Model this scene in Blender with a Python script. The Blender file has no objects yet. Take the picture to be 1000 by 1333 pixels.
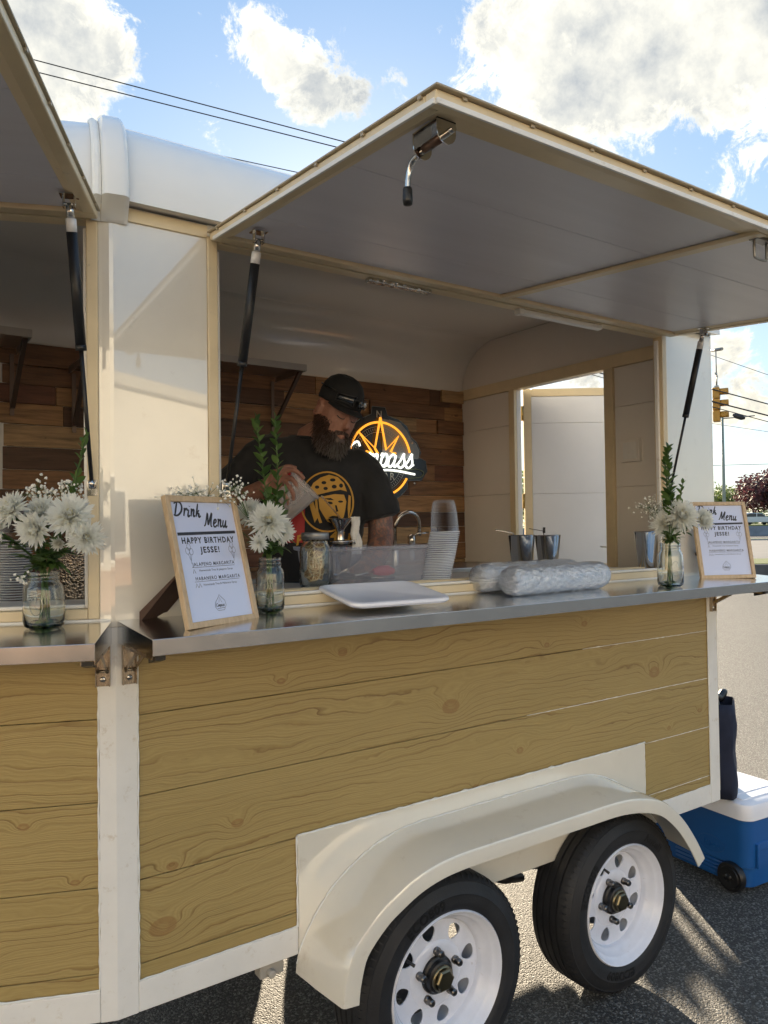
import bpy, bmesh, math, random
from mathutils import Vector, Matrix, Euler
from mathutils.bvhtree import BVHTree
PI = math.pi
R = math.radians
random.seed(7)
scene = bpy.context.scene
COL = scene.collection

# ------------------------------------------------------------------ camera
cam_d = bpy.data.cameras.new('camera')
cam = bpy.data.objects.new('camera', cam_d)
COL.objects.link(cam)
scene.camera = cam
CAM = Vector((-0.5351, -2.0007, 1.75))
yaw, pitch, roll = R(34.36), R(1.158), R(-0.765)
fw = Vector((math.sin(yaw)*math.cos(pitch), math.cos(yaw)*math.cos(pitch), math.sin(pitch)))
rt = Vector((math.cos(yaw), -math.sin(yaw), 0)); up = rt.cross(fw)
rt2 = math.cos(roll)*rt + math.sin(roll)*up
up2 = -math.sin(roll)*rt + math.cos(roll)*up
m = Matrix((rt2, up2, -fw)).transposed().to_4x4()
m.translation = CAM
cam.matrix_world = m
cam_d.sensor_fit = 'VERTICAL'; cam_d.sensor_height = 24.0
cam_d.lens = 24.0*996.2/1333.0
cam_d.clip_start = 0.05; cam_d.clip_end = 2000

# ------------------------------------------------------------------ light
SUN_AZ, SUN_EL = 57.5, 16.5            # azimuth from +X towards +Y
scene.view_settings.view_transform = 'Standard'
scene.view_settings.look = 'None'
scene.view_settings.exposure = 1.66
scene.view_settings.gamma = 1.0
scene.cycles.transparent_max_bounces = 32
sd = bpy.data.lights.new('sun', 'SUN'); sd.energy = 4.4; sd.angle = R(0.55); sd.color = (1.0, 0.83, 0.60)
so = bpy.data.objects.new('sun', sd); COL.objects.link(so)
sv = Vector((math.cos(R(SUN_AZ))*math.cos(R(SUN_EL)), math.sin(R(SUN_AZ))*math.cos(R(SUN_EL)), math.sin(R(SUN_EL))))
so.rotation_euler = (-sv).to_track_quat('-Z', 'Y').to_euler()
so.location = (0, 0, 12)

world = bpy.data.worlds.new('World'); scene.world = world; world.use_nodes = True

class NT:
    """small helper for node trees"""
    def __init__(s, tree):
        s.t = tree; s.n = tree.nodes; s.l = tree.links
    def node(s, typ, **kw):
        n = s.n.new(typ)
        for k, v in kw.items():
            if k.startswith('i_'):
                key = k[2:]
                key = int(key) if key.isdigit() else key.replace('_', ' ')
                s.put(n.inputs[key], v)
            else:
                setattr(n, k, v)
        return n
    def put(s, sock, v):
        if isinstance(v, bpy.types.NodeSocket): s.l.new(v, sock)
        elif isinstance(v, bpy.types.Node): s.l.new(v.outputs[0], sock)
        else: sock.default_value = v
    def math(s, op, a, b=None, c=None, clamp=False):
        n = s.n.new('ShaderNodeMath'); n.operation = op; n.use_clamp = clamp
        s.put(n.inputs[0], a)
        if b is not None: s.put(n.inputs[1], b)
        if c is not None: s.put(n.inputs[2], c)
        return n.outputs[0]
    def vmath(s, op, a, b=None, out=0):
        n = s.n.new('ShaderNodeVectorMath'); n.operation = op
        s.put(n.inputs[0], a)
        if b is not None:
            s.put(n.inputs['Scale'] if op == 'SCALE' else n.inputs[1], b)
        return n.outputs[out]
    def noise(s, vec, scale, detail=3, rough=0.5, dist=0.0):
        n = s.n.new('ShaderNodeTexNoise')
        s.put(n.inputs['Vector'], vec); s.put(n.inputs['Scale'], scale)
        n.inputs['Detail'].default_value = detail; n.inputs['Roughness'].default_value = rough
        n.inputs['Distortion'].default_value = dist
        return n.outputs[0]
    def ramp(s, fac, stops, interp='LINEAR'):
        n = s.n.new('ShaderNodeValToRGB'); s.put(n.inputs[0], fac)
        cr = n.color_ramp; cr.interpolation = interp
        while len(cr.elements) < len(stops): cr.elements.new(0.5)
        for e, (p, c) in zip(cr.elements, stops):
            e.position = p
            e.color = (c, c, c, 1) if isinstance(c, (int, float)) else tuple(c)[:3] + (1,)
        return n.outputs[0]
    def mix(s, f, a, b, mode='MIX'):
        n = s.n.new('ShaderNodeMix'); n.data_type = 'RGBA'; n.blend_type = mode
        s.put(n.inputs[0], f)
        s.put(n.inputs[6], tuple(a)[:3] + (1,) if isinstance(a, (tuple, list)) else a)
        s.put(n.inputs[7], tuple(b)[:3] + (1,) if isinstance(b, (tuple, list)) else b)
        return n.outputs[2]
    def sep(s, vec):
        n = s.n.new('ShaderNodeSeparateXYZ'); s.put(n.inputs[0], vec); return n.outputs
    def comb(s, x, y, z):
        n = s.n.new('ShaderNodeCombineXYZ')
        for i, v in enumerate((x, y, z)): s.put(n.inputs[i], v)
        return n.outputs[0]
    def bump(s, h, strength=0.3, dist=0.01):
        n = s.n.new('ShaderNodeBump'); s.put(n.inputs['Height'], h)
        n.inputs['Strength'].default_value = strength; n.inputs['Distance'].default_value = dist
        return n.outputs[0]

def make_world():
    w = NT(world.node_tree); w.n.clear()
    out = w.node('ShaderNodeOutputWorld'); bg = w.node('ShaderNodeBackground')
    sky = w.node('ShaderNodeTexSky'); sky.sky_type = 'NISHITA'; sky.sun_disc = False
    sky.sun_elevation = R(SUN_EL); sky.sun_rotation = R(90 - SUN_AZ)
    sky.altitude = 100; sky.air_density = 1.0; sky.dust_density = 0.6; sky.ozone_density = 1.6
    tc = w.node('ShaderNodeTexCoord')
    d = tc.outputs['Generated']
    x, y, z = w.sep(d)
    # cloud layer: the view direction is projected on a flat layer overhead
    zz = w.math('ADD', w.math('MAXIMUM', z, 0.0), 0.16)
    pv = w.comb(w.math('DIVIDE', x, zz), w.math('DIVIDE', y, zz), 0.0)
    big = w.noise(w.vmath('ADD', pv, (1.7, 3.1, 0)), 0.9, 1, 0.5)
    det = w.noise(pv, 3.6, 9, 0.62, 0.15)
    fine = w.noise(d, 9.0, 6, 0.6)
    dens = w.math('ADD', w.math('MULTIPLY', big, 0.55), w.math('MULTIPLY', det, 0.45))
    # where particular clouds stand in the sky: direction, angular size, weight
    blob_sum = None
    for (dx, dy, dz, sz, wt) in CLOUDS:
        dist = w.vmath('DISTANCE', d, (dx, dy, dz), out=1)
        g = w.math('POWER', 2.718, w.math('MULTIPLY', w.math('MULTIPLY', dist, dist), -1.0/(sz*sz)))
        g = w.math('MULTIPLY', g, wt)
        blob_sum = g if blob_sum is None else w.math('ADD', blob_sum, g)
    f2 = w.noise(d, 6.5, 12, 0.66, 0.25)
    f3 = w.noise(d, 19.0, 10, 0.72, 0.5)
    cover = w.math('ADD', blob_sum, w.math('ADD', w.math('MULTIPLY', w.math('SUBTRACT', f2, 0.5), 2.6), w.math('MULTIPLY', w.math('SUBTRACT', f3, 0.5), 2.3)))
    cover = w.math('ADD', cover, w.math('MULTIPLY', w.math('SUBTRACT', dens, 0.5), 0.35))
    mask = w.ramp(cover, [(0.34, 0), (0.74, 1.0)], 'EASE')
    thick = w.ramp(cover, [(0.42, 0.0), (1.05, 1.0)])
    n3 = w.noise(w.vmath('ADD', d, (0.02, 0.03, -0.05)), 7.0, 7, 0.62)
    sh = w.math('ADD', w.math('MULTIPLY', thick, 0.62), w.math('MULTIPLY', w.math('SUBTRACT', n3, 0.5), 3.4), clamp=True)
    low = w.math('SUBTRACT', 1.0, w.math('MULTIPLY', w.math('MAXIMUM', z, 0.0), 3.4), clamp=True)
    bright = w.mix(low, (0.45, 0.43, 0.365), (0.41, 0.36, 0.255))
    dark = w.mix(low, (0.165, 0.180, 0.195), (0.17, 0.18, 0.185))
    ccol = w.mix(sh, bright, dark)
    # clouds facing the low sun are lit from the front and so brighter than the backlit ones ahead
    away = w.math('MAXIMUM', w.math('MULTIPLY', w.vmath('DOT_PRODUCT', d, tuple(sv), out=1), -1.0), 0.0)
    ccol = w.vmath('SCALE', ccol, w.math('ADD', 1.0, w.math('MULTIPLY', away, 0.9)))
    # the clear sky: the Sky Texture, its glare round the hidden sun held down as in the photograph's exposure
    skyc = w.vmath('SCALE', sky.outputs[0], 0.10)
    r_, g_, b_ = w.sep(skyc)
    blue = w.mix(w.ramp(z, [(0.0, 0.0), (0.6, 1.0)]), (0.19, 0.25, 0.29), (0.078, 0.145, 0.245))
    skym = w.mix(SKY_MIX, skyc, blue)
    col = w.mix(mask, skym, ccol)
    w.l.new(col, bg.inputs[0]); bg.inputs[1].default_value = 1.0
    w.l.new(bg.outputs[0], out.inputs[0])
SKY_MIX = 0.8
def dirn(px, py):
    v = fw + rt2*((px-500)/996.2) - up2*((py-666.5)/996.2)
    v.normalize(); return tuple(v)
CLOUDS = [
 (*dirn(800, 40), 0.100, 0.68), (*dirn(690, 55), 0.054, 0.60), (*dirn(800, 130), 0.045, 0.5), (*dirn(730, 115), 0.045, 0.45), (*dirn(950, 30), 0.09, 0.7), (*dirn(880, -60), 0.2, 0.8),
 (*dirn(345, 70), 0.05, 0.75), (*dirn(400, 110), 0.045, 0.70), (*dirn(445, 125), 0.035, 0.75), (*dirn(330, 48), 0.03, 0.3),
 (*dirn(50, 45), 0.062, 0.62), (*dirn(10, -20), 0.10, 0.6), (*dirn(105, 105), 0.042, 0.55), (*dirn(150, 80), 0.03, 0.35), (*dirn(20, 120), 0.05, 0.5),
 (*dirn(950, 450), 0.035, 0.6), (*dirn(985, 520), 0.04, 0.6), (*dirn(950, 600), 0.02, 0.4), (*dirn(1040, 590), 0.05, 0.5), (*dirn(930, 545), 0.02, .4), (*dirn(760, 490), 0.05, 0.5),
]
# more cumulus over the rest of the sky, the same kind at the same spacing
rc = random.Random(11)
for i in range(30):
    az = rc.uniform(0, 2*PI); el = rc.choice([8, 12, 18, 26, 34, 45, 58])+rc.uniform(-4, 4)
    v = Vector((math.cos(az)*math.cos(R(el)), math.sin(az)*math.cos(R(el)), math.sin(R(el))))
    if v.dot(fw) > 0.66: continue
    s_ = rc.uniform(0.08, 0.2)
    CLOUDS.append((v.x, v.y, v.z, s_, 0.75))
make_world()

# ------------------------------------------------------------------ materials
MATS = {}
def mat(name, col=(0.8, 0.8, 0.8), rough=0.5, metal=0.0, **kw):
    if name in MATS: return MATS[name]
    m = bpy.data.materials.new(name); m.use_nodes = True; MATS[name] = m
    b = m.node_tree.nodes['Principled BSDF']
    b.inputs['Base Color'].default_value = tuple(col)[:3] + (1,)
    b.inputs['Roughness'].default_value = rough; b.inputs['Metallic'].default_value = metal
    for k, v in kw.items(): b.inputs[k.replace('_', ' ')].default_value = v
    t = NT(m.node_tree); t.b = b; m['x'] = 1
    return m
def tree(m):
    t = NT(m.node_tree); t.b = m.node_tree.nodes['Principled BSDF']; return t
def varied(m, scale=6.0, amt=0.12, rough_amt=0.12, bump=0.0, bscale=200.0, coords='Object', stretch=(1, 1, 1), dirt=None, dth=.62, dk=3.1):
    """give a plain material a little unevenness of colour, gloss and relief"""
    t = tree(m); b = t.b
    tc = t.node('ShaderNodeTexCoord').outputs[coords]
    v = t.vmath('MULTIPLY', tc, stretch)
    n = t.noise(v, scale, 5, 0.6)
    base = tuple(b.inputs['Base Color'].default_value)
    lo = tuple(c*(1-amt) for c in base[:3]); hi = tuple(min(1, c*(1+amt*0.6)) for c in base[:3])
    c = t.mix(t.ramp(n, [(0.3, 0), (0.7, 1)]), lo, hi)
    if dirt:
        d = t.noise(v, scale*dk, 7, 0.72)
        c = t.mix(t.ramp(d, [(dth, 0), (dth+.16, 1)]), c, dirt)
    t.put(b.inputs['Base Color'], c)
    r0 = b.inputs['Roughness'].default_value
    n2 = t.noise(v, scale*2.3, 4, 0.6)
    t.put(b.inputs['Roughness'], t.math('ADD', r0 - rough_amt*0.5, t.math('MULTIPLY', n2, rough_amt)))
    if bump:
        h = t.noise(t.vmath('MULTIPLY', tc, stretch), bscale, 4, 0.6)
        t.put(b.inputs['Normal'], t.bump(h, bump, 0.002))
    return m

ivory = varied(mat('ivory_gloss_paint', (0.81, 0.765, 0.655), 0.2, Coat_Weight=1.0, Coat_Roughness=0.02, Coat_IOR=1.95), 2.2, 0.06, 0.08, 0.05, 9.0, dirt=(.68, .61, .50), dth=.60, dk=5.0)
roofm = varied(mat('white_roof_shell', (0.80, 0.79, 0.75), 0.16, Coat_Weight=0.4, Coat_Roughness=0.05), 2.0, 0.04, 0.06, 0.03, 7.0)
frame_m = varied(mat('cream_frame_paint', (0.74, 0.61, 0.39), 0.32), 8, 0.08, 0.15, 0.05, 60, dirt=(0.5, 0.4, 0.28))
rail_m = varied(mat('white_rail_paint', (0.82, 0.805, 0.76), 0.33), 6, 0.06, 0.15, 0.08, 90, dirt=(0.60, 0.53, 0.42), dth=.58)
inner_m = varied(mat('interior_white_panel', (0.80, 0.755, 0.69), 0.30), 1.5, 0.06, 0.1, 0.06, 14)
panel_m = varied(mat('brushed_white_panel', (0.72, 0.715, 0.77), 0.34), 3.0, 0.06, 0.12, 0.05, 30, stretch=(0.2, 3, 1))
door_m = varied(mat('door_white_panel', (0.80, 0.81, 0.83), 0.4), 2.0, 0.05, 0.1)
seam_m = mat('pale_seam', (0.80, 0.76, 0.68), 0.4)
dark_seam = mat('dark_gap', (0.05, 0.045, 0.04), 0.7)
caulk = varied(mat('white_caulk', (0.84, 0.84, 0.80), 0.4), 40, 0.05)
rubber = varied(mat('tyre_rubber', (0.017, 0.018, 0.021), 0.6), 9, 0.35, 0.2, 0.35, 160)
rubber_txt = mat('tyre_lettering', (0.0015, 0.0015, 0.002), 0.55)
blackp = varied(mat('black_plastic', (0.012, 0.012, 0.013), 0.38), 12, 0.2)
blackg = varied(mat('black_gloss_tube', (0.010, 0.010, 0.011), 0.42), 12, 0.2)
wheel_m = varied(mat('white_wheel_paint', (0.78, 0.81, 0.90), 0.22, Coat_Weight=0.3), 9, 0.10, 0.10, dirt=(0.42, 0.38, 0.34))
chrome = varied(mat('chrome', (0.62, 0.60, 0.57), 0.14, 1.0), 20, 0.12, 0.1)
bronze = varied(mat('hub_cap_bronze', (0.22, 0.19, 0.12), 0.3, 1.0), 20, 0.2)
lugm = varied(mat('lug_steel', (0.18, 0.17, 0.16), 0.3, 1.0), 30, 0.2)
greym = varied(mat('axle_paint', (0.10, 0.10, 0.10), 0.6), 14, 0.3, dirt=(0.18, 0.13, 0.09))
galv = varied(mat('galvanised', (0.33, 0.32, 0.30), 0.42, 0.8), 20, 0.2)

def steel(name, col=(0.60, 0.59, 0.57), rough=0.2, ang=(1.0, 60.0, 1.0)):
    m = mat(name, col, rough, 1.0); t = tree(m)
    tc = t.node('ShaderNodeTexCoord').outputs['Object']
    h = t.noise(t.vmath('MULTIPLY', tc, ang), 12, 5, 0.7)
    sm = t.noise(tc, 7.0, 4, 0.6)
    t.put(t.b.inputs['Roughness'], t.math('ADD', rough*0.55, t.math('ADD', t.math('MULTIPLY', h, rough*0.5), t.math('MULTIPLY', sm, rough*0.6))))
    t.put(t.b.inputs['Base Color'], t.mix(sm, tuple(c*0.86 for c in col), tuple(min(1, c*1.08) for c in col)))
    t.put(t.b.inputs['Normal'], t.bump(h, 0.05, 0.001))
    return m
steel_m = steel('stainless_counter', (0.70, 0.70, 0.70), 0.15)
steel_d = steel('stainless_shelf', (0.55, 0.54, 0.53), 0.3)
tin_m = steel('shaker_steel', (0.55, 0.54, 0.54), 0.07, (1, 1, 30))
brk_m = steel('bracket_steel', (0.42, 0.36, 0.28), 0.24, (30, 1, 1))

def siding_material(name, seed, knots):
    """embossed cedar-print siding: contour lines of a field that swirls round knots"""
    m = mat(name, (0.3, 0.2, 0.07), 0.42); t = tree(m); b = t.b
    tc = t.node('ShaderNodeTexCoord').outputs['Object']     # object space = wall plane: x along, z up
    x, y, z = t.sep(tc)
    warp = t.noise(t.comb(t.math('MULTIPLY', x, 0.9), seed, t.math('MULTIPLY', z, 5.0)), 1.3, 3, 0.5)
    wav = t.noise(t.comb(t.math('MULTIPLY', x, 7.0), seed, t.math('MULTIPLY', z, 12.0)), 1.4, 3, 0.5)
    f = t.math('ADD', z, t.math('MULTIPLY', t.math('SUBTRACT', warp, 0.5), 0.16))
    f = t.math('ADD', f, t.math('MULTIPLY', t.math('SUBTRACT', wav, 0.5), 0.020))
    core = None; kd = None
    for (kx, kz, s) in knots:
        dx = t.math('SUBTRACT', x, kx); dz = t.math('SUBTRACT', z, kz)
        e = t.math('ADD', t.math('MULTIPLY', t.math('MULTIPLY', dx, dx), 1.0/(2.3*s)**2), t.math('MULTIPLY', t.math('MULTIPLY', dz, dz), 1.0/(1.5*s)**2))
        g = t.math('POWER', 2.718, t.math('MULTIPLY', e, -1.0))
        f = t.math('ADD', f, t.math('MULTIPLY', g, 2.3*s))
        dk = t.math('SUBTRACT', 1.0, t.math('MULTIPLY', e, 3.6 if s > 0.03 else 4.0), clamp=True)
        kd = dk if kd is None else t.math('MAXIMUM', kd, dk)
    fr = t.math('FRACT', t.math('MULTIPLY', f, 44.0))
    line = t.ramp(fr, [(0.0, 1.0), (0.07, 0.6), (0.22, 0.0), (0.94, 0.0), (1.0, 1.0)])
    fr2 = t.math('FRACT', t.math('MULTIPLY', f, 150.0))
    l2 = t.ramp(fr2, [(0.0, 1.0), (0.5, 0.0), (1.0, 1.0)])
    sel = t.noise(t.comb(t.math('MULTIPLY', x, 0.8), seed+3, t.math('MULTIPLY', z, 9)), 1.5, 2)
    strong = t.ramp(sel, [(0.36, 0.15), (0.62, 1.0)])
    grain = t.noise(t.comb(t.math('MULTIPLY', x, 9.0), seed, t.math('MULTIPLY', z, 330.0)), 1.0, 3, 0.6)
    fl = t.noise(t.comb(t.math('MULTIPLY', x, 60.0), seed, t.math('MULTIPLY', z, 420.0)), 1.0, 2, 0.6)
    basec = t.mix(t.noise(t.comb(x, seed, t.math('MULTIPLY', z, 4.0)), 2.2, 4, 0.6), (0.365, 0.268, 0.096), (0.46, 0.345, 0.138))
    c = t.mix(t.math('MULTIPLY', line, strong), basec, (0.205, 0.118, 0.036))
    c = t.mix(t.math('MULTIPLY', l2, 0.30), c, (0.25, 0.165, 0.055))
    c = t.mix(t.math('MULTIPLY', t.ramp(grain, [(0.4, 0), (0.75, 1)]), 0.35), c, (0.30, 0.205, 0.075))
    kn = t.noise(t.comb(t.math('MULTIPLY', x, 30.0), seed, t.math('MULTIPLY', z, 30)), 2.0, 4, 0.6)
    c = t.mix(t.math('MULTIPLY', t.ramp(t.math('ADD', kd, t.math('MULTIPLY', t.math('SUBTRACT', kn, 0.5), 0.35)), [(0.06, 0), (0.3, 0.7), (0.75, 0.75), (0.95, 0.4)]), 0.9), c, (0.27, 0.145, 0.048))
    t.put(b.inputs['Base Color'], c)
    h = t.math('ADD', t.math('MULTIPLY', t.math('MULTIPLY', line, strong), -1.0), t.math('ADD', t.math('MULTIPLY', fl, 0.7), t.math('MULTIPLY', l2, -0.4)))
    t.put(b.inputs['Normal'], t.bump(h, 0.35, 0.0016))
    t.put(b.inputs['Roughness'], t.math('ADD', 0.34, t.math('MULTIPLY', grain, 0.2)))
    return m

# ------------------------------------------------------------------ mesh builder
class B:
    def __init__(s): s.bm = bmesh.new()
    def box(s, x0, x1, y0, y1, z0, z1, mi=0):
        v = [s.bm.verts.new(p) for p in ((x0,y0,z0),(x1,y0,z0),(x1,y1,z0),(x0,y1,z0),(x0,y0,z1),(x1,y0,z1),(x1,y1,z1),(x0,y1,z1))]
        for f in ((0,3,2,1),(4,5,6,7),(0,1,5,4),(1,2,6,5),(2,3,7,6),(3,0,4,7)):
            s.bm.faces.new([v[i] for i in f]).material_index = mi
        return s
    def face(s, pts, mi=0):
        f = s.bm.faces.new([s.bm.verts.new(p) for p in pts]); f.material_index = mi; return s
    def tube(s, pts, r, n=10, closed=False, caps=True, flat=1.0, mi=0):
        pts = [Vector(p) for p in pts]; N = len(pts)
        rr = r if isinstance(r, (list, tuple)) else [r]*N
        rings = []; ref = None
        for i, p in enumerate(pts):
            if closed: t = pts[(i+1) % N]-pts[i-1]
            else: t = pts[min(i+1, N-1)]-pts[max(i-1, 0)]
            if t.length < 1e-9: t = Vector((0, 0, 1))
            t.normalize()
            if ref is None:
                ref = Vector((0, 0, 1)) if abs(t.z) < 0.9 else Vector((1, 0, 0))
            a = ref - t*ref.dot(t)
            if a.length < 1e-6: a = t.orthogonal()
            a.normalize(); ref = a; b = t.cross(a)
            rings.append([s.bm.verts.new(p + a*(math.cos(2*PI*k/n)*rr[i]) + b*(math.sin(2*PI*k/n)*rr[i]*flat)) for k in range(n)])
        M = N if closed else N-1
        for i in range(M):
            q, w = rings[i], rings[(i+1) % N]
            for k in range(n):
                f = s.bm.faces.new((q[k], q[(k+1) % n], w[(k+1) % n], w[k])); f.material_index = mi; f.smooth = True
        if caps and not closed:
            s.bm.faces.new(rings[0][::-1]).material_index = mi; s.bm.faces.new(rings[-1]).material_index = mi
        return s
    def lathe(s, prof, origin=(0,0,0), axis='z', n=32, mi=0, squash=1.0, a0=0.0, a1=2*PI):
        """prof: list of (radius, height along axis)"""
        o = Vector(origin); full = abs(a1-a0-2*PI) < 1e-6
        m = n if full else n+1
        rings = []
        for r, h in prof:
            ring = []
            if r < 1e-6:
                ring = [s.bm.verts.new(o + s.ax(0, 0, h, axis))]*m
            else:
                for k in range(m):
                    a = a0+(a1-a0)*k/n
                    ring.append(s.bm.verts.new(o + s.ax(r*math.cos(a), r*math.sin(a)*squash, h, axis)))
            rings.append(ring)
        for i in range(len(prof)-1):
            p, q = rings[i], rings[i+1]
            for k in range(n):
                k2 = (k+1) % m
                vs = []
                for v in (p[k], p[k2], q[k2], q[k]):
                    if v not in vs: vs.append(v)
                if len(vs) > 2:
                    try:
                        f = s.bm.faces.new(vs); f.smooth = True; f.material_index = mi
                    except ValueError: pass
        return s
    @staticmethod
    def ax(a, b, h, axis):
        if axis == 'z': return Vector((a, b, h))
        if axis == 'y': return Vector((a, h, b))
        return Vector((h, a, b))
    def prism(s, poly, d0, d1, plane='xz', mi=0):
        """poly extruded from d0 to d1 along the missing axis"""
        def P(u, v, d): return {'xz': (u, d, v), 'xy': (u, v, d), 'yz': (d, u, v)}[plane]
        a = [s.bm.verts.new(P(u, v, d0)) for u, v in poly]; b = [s.bm.verts.new(P(u, v, d1)) for u, v in poly]
        n = len(poly)
        s.bm.faces.new(a).material_index = mi; s.bm.faces.new(b[::-1]).material_index = mi
        for i in range(n):
            s.bm.faces.new((a[i], b[i], b[(i+1) % n], a[(i+1) % n])).material_index = mi
        return s
    def loft(s, rings, closed_ring=True, caps=True, mi=0, smooth=True):
        vs = [[s.bm.verts.new(p) for p in r] for r in rings]
        n = len(rings[0])
        for i in range(len(vs)-1):
            for k in range(n if closed_ring else n-1):
                f = s.bm.faces.new((vs[i][k], vs[i][(k+1) % n], vs[i+1][(k+1) % n], vs[i+1][k])); f.smooth = smooth; f.material_index = mi
        if caps and closed_ring:
            s.bm.faces.new(vs[0][::-1]).material_index = mi; s.bm.faces.new(vs[-1]).material_index = mi
        return s
    def add(s, verts, faces, M=None, mi=0, smooth=False):
        vs = [s.bm.verts.new((M @ Vector(v)) if M else v) for v in verts]
        for f in faces:
            try:
                q = s.bm.faces.new([vs[i] for i in f]); q.material_index = mi; q.smooth = smooth
            except ValueError: pass
        return s
    def mesh(s, name, normals=True):
        if normals: bmesh.ops.recalc_face_normals(s.bm, faces=s.bm.faces)
        me = bpy.data.meshes.new(name); s.bm.to_mesh(me); s.bm.free(); return me

def obj(name, b, mats, parent=None, bevel=0.0, smooth=None, loc=None, rot=None, segs=2, label=None, world=True):
    me = b.mesh(name) if isinstance(b, B) else b
    if not isinstance(mats, (list, tuple)): mats = [mats]
    if not me.materials:
        for m in mats: me.materials.append(m)
    if smooth is not None:
        for p in me.polygons: p.use_smooth = True
        me.set_sharp_from_angle(angle=R(smooth))
    o = bpy.data.objects.new(name, me); COL.objects.link(o)
    if parent is not None:
        o.parent = parent
        if world and parent.type == 'EMPTY' and loc is None: o.location = -parent.location if parent.rotation_euler.z == 0 else o.location
    if loc is not None: o.location = loc
    if rot is not None: o.rotation_euler = rot
    if bevel:
        md = o.modifiers.new('bevel', 'BEVEL'); md.width = bevel; md.segments = segs; md.limit_method = 'ANGLE'; md.angle_limit = R(35)
        md.harden_normals = False
    if label: o['label'] = label
    return o
def tag(o, label, cat, group=None):
    o['label'] = label; o['category'] = cat
    if group: o['group'] = group
    return o
def thing(name, label, cat, loc=(0,0,0), rotz=0.0, group=None):
    o = bpy.data.objects.new(name, None); COL.objects.link(o); o.location = loc; o.rotation_euler = (0, 0, rotz)
    o.empty_display_size = 0.05
    return tag(o, label, cat, group)
def struct(name, b, m, **k):
    o = obj(name, b, m, **k); o['kind'] = 'structure'; return o
def copy_tree(o, parent=None):
    c = o.copy(); COL.objects.link(c); c.parent = parent
    for ch in list(o.children): copy_tree(ch, c)
    return c
def catmull(pts, k=6, closed=False):
    P = [Vector(p) for p in pts]; out = []; n = len(P)
    rng = range(n if closed else n-1)
    for i in rng:
        if closed: a, b, c, d = P[i-1], P[i], P[(i+1) % n], P[(i+2) % n]
        else: a, b, c, d = P[max(i-1, 0)], P[i], P[i+1], P[min(i+2, n-1)]
        for j in range(k):
            t = j/k
            out.append(0.5*((2*b)+(-a+c)*t+(2*a-5*b+4*c-d)*t*t+(-a+3*b-3*c+d)*t**3))
    if not closed: out.append(P[-1])
    return out
def poly_mesh(loops, thick=0.0, bevel=0.0):
    """filled 2D outlines (holes allowed) as verts, faces in the XY plane, extruded +-thick"""
    cu = bpy.data.curves.new('tmp', 'CURVE'); cu.dimensions = '2D'; cu.fill_mode = 'BOTH'; cu.extrude = thick
    cu.bevel_depth = bevel
    for lp in loops:
        sp = cu.splines.new('POLY'); sp.points.add(len(lp)-1)
        for p, q in zip(sp.points, lp): p.co = (q[0], q[1], 0, 1)
        sp.use_cyclic_u = True
    return curve_out(cu)
def curve_out(cu):
    o = bpy.data.objects.new('tmp', cu); COL.objects.link(o)
    dg = bpy.context.evaluated_depsgraph_get(); e = o.evaluated_get(dg); me = e.to_mesh()
    vs = [tuple(v.co) for v in me.vertices]; fs = [tuple(p.vertices) for p in me.polygons]
    e.to_mesh_clear(); bpy.data.objects.remove(o); bpy.data.curves.remove(cu)
    return vs, fs
def text_geo(s, size=1.0, width=None, bold=0.0, shear=0.0, space=1.0, align='CENTER', thick=0.0):
    cu = bpy.data.curves.new('tmp', 'FONT'); cu.body = s; cu.size = size; cu.offset = bold; cu.shear = shear
    cu.space_character = space; cu.align_x = align; cu.extrude = thick; cu.resolution_u = 3
    vs, fs = curve_out(cu)
    if width:
        xs = [v[0] for v in vs]; k = width/(max(xs)-min(xs)); vs = [(v[0]*k, v[1], v[2]) for v in vs]
    return vs, fs
def ribbon(b, pts, w, M=None, mi=0, z=0.0):
    """flat pen stroke in the XY plane; w = width or list"""
    P = [Vector((p[0], p[1], 0)) for p in pts]; n = len(P); L = []; Rr = []
    for i, p in enumerate(P):
        t = P[min(i+1, n-1)]-P[max(i-1, 0)]
        if t.length < 1e-9: t = Vector((1, 0, 0))
        t.normalize(); nn = Vector((-t.y, t.x, 0)); ww = (w[i] if isinstance(w, (list, tuple)) else w)/2
        a = p+nn*ww; c = p-nn*ww; a.z = c.z = z
        L.append(b.bm.verts.new(M @ a if M else a)); Rr.append(b.bm.verts.new(M @ c if M else c))
    for i in range(n-1):
        b.bm.faces.new((L[i], L[i+1], Rr[i+1], Rr[i])).material_index = mi
    return b

# ------------------------------------------------------------------ the trailer
NOSE = R(21.76)
NRM_L = Vector((-math.sin(NOSE), -math.cos(NOSE), 0)); DIR_L = Vector((-math.cos(NOSE), math.sin(NOSE), 0))
trailer = thing('concession_trailer', 'cream concession trailer bar with open awnings, wood plank siding and steel counters', 'trailer')
Lrot = (0, 0, -NOSE)     # left (nose) wall: same conventions as the right one, x runs negative to the left

XE = 2.625; WY = 1.72; ZT = 2.60; ZF = 0.62
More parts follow.
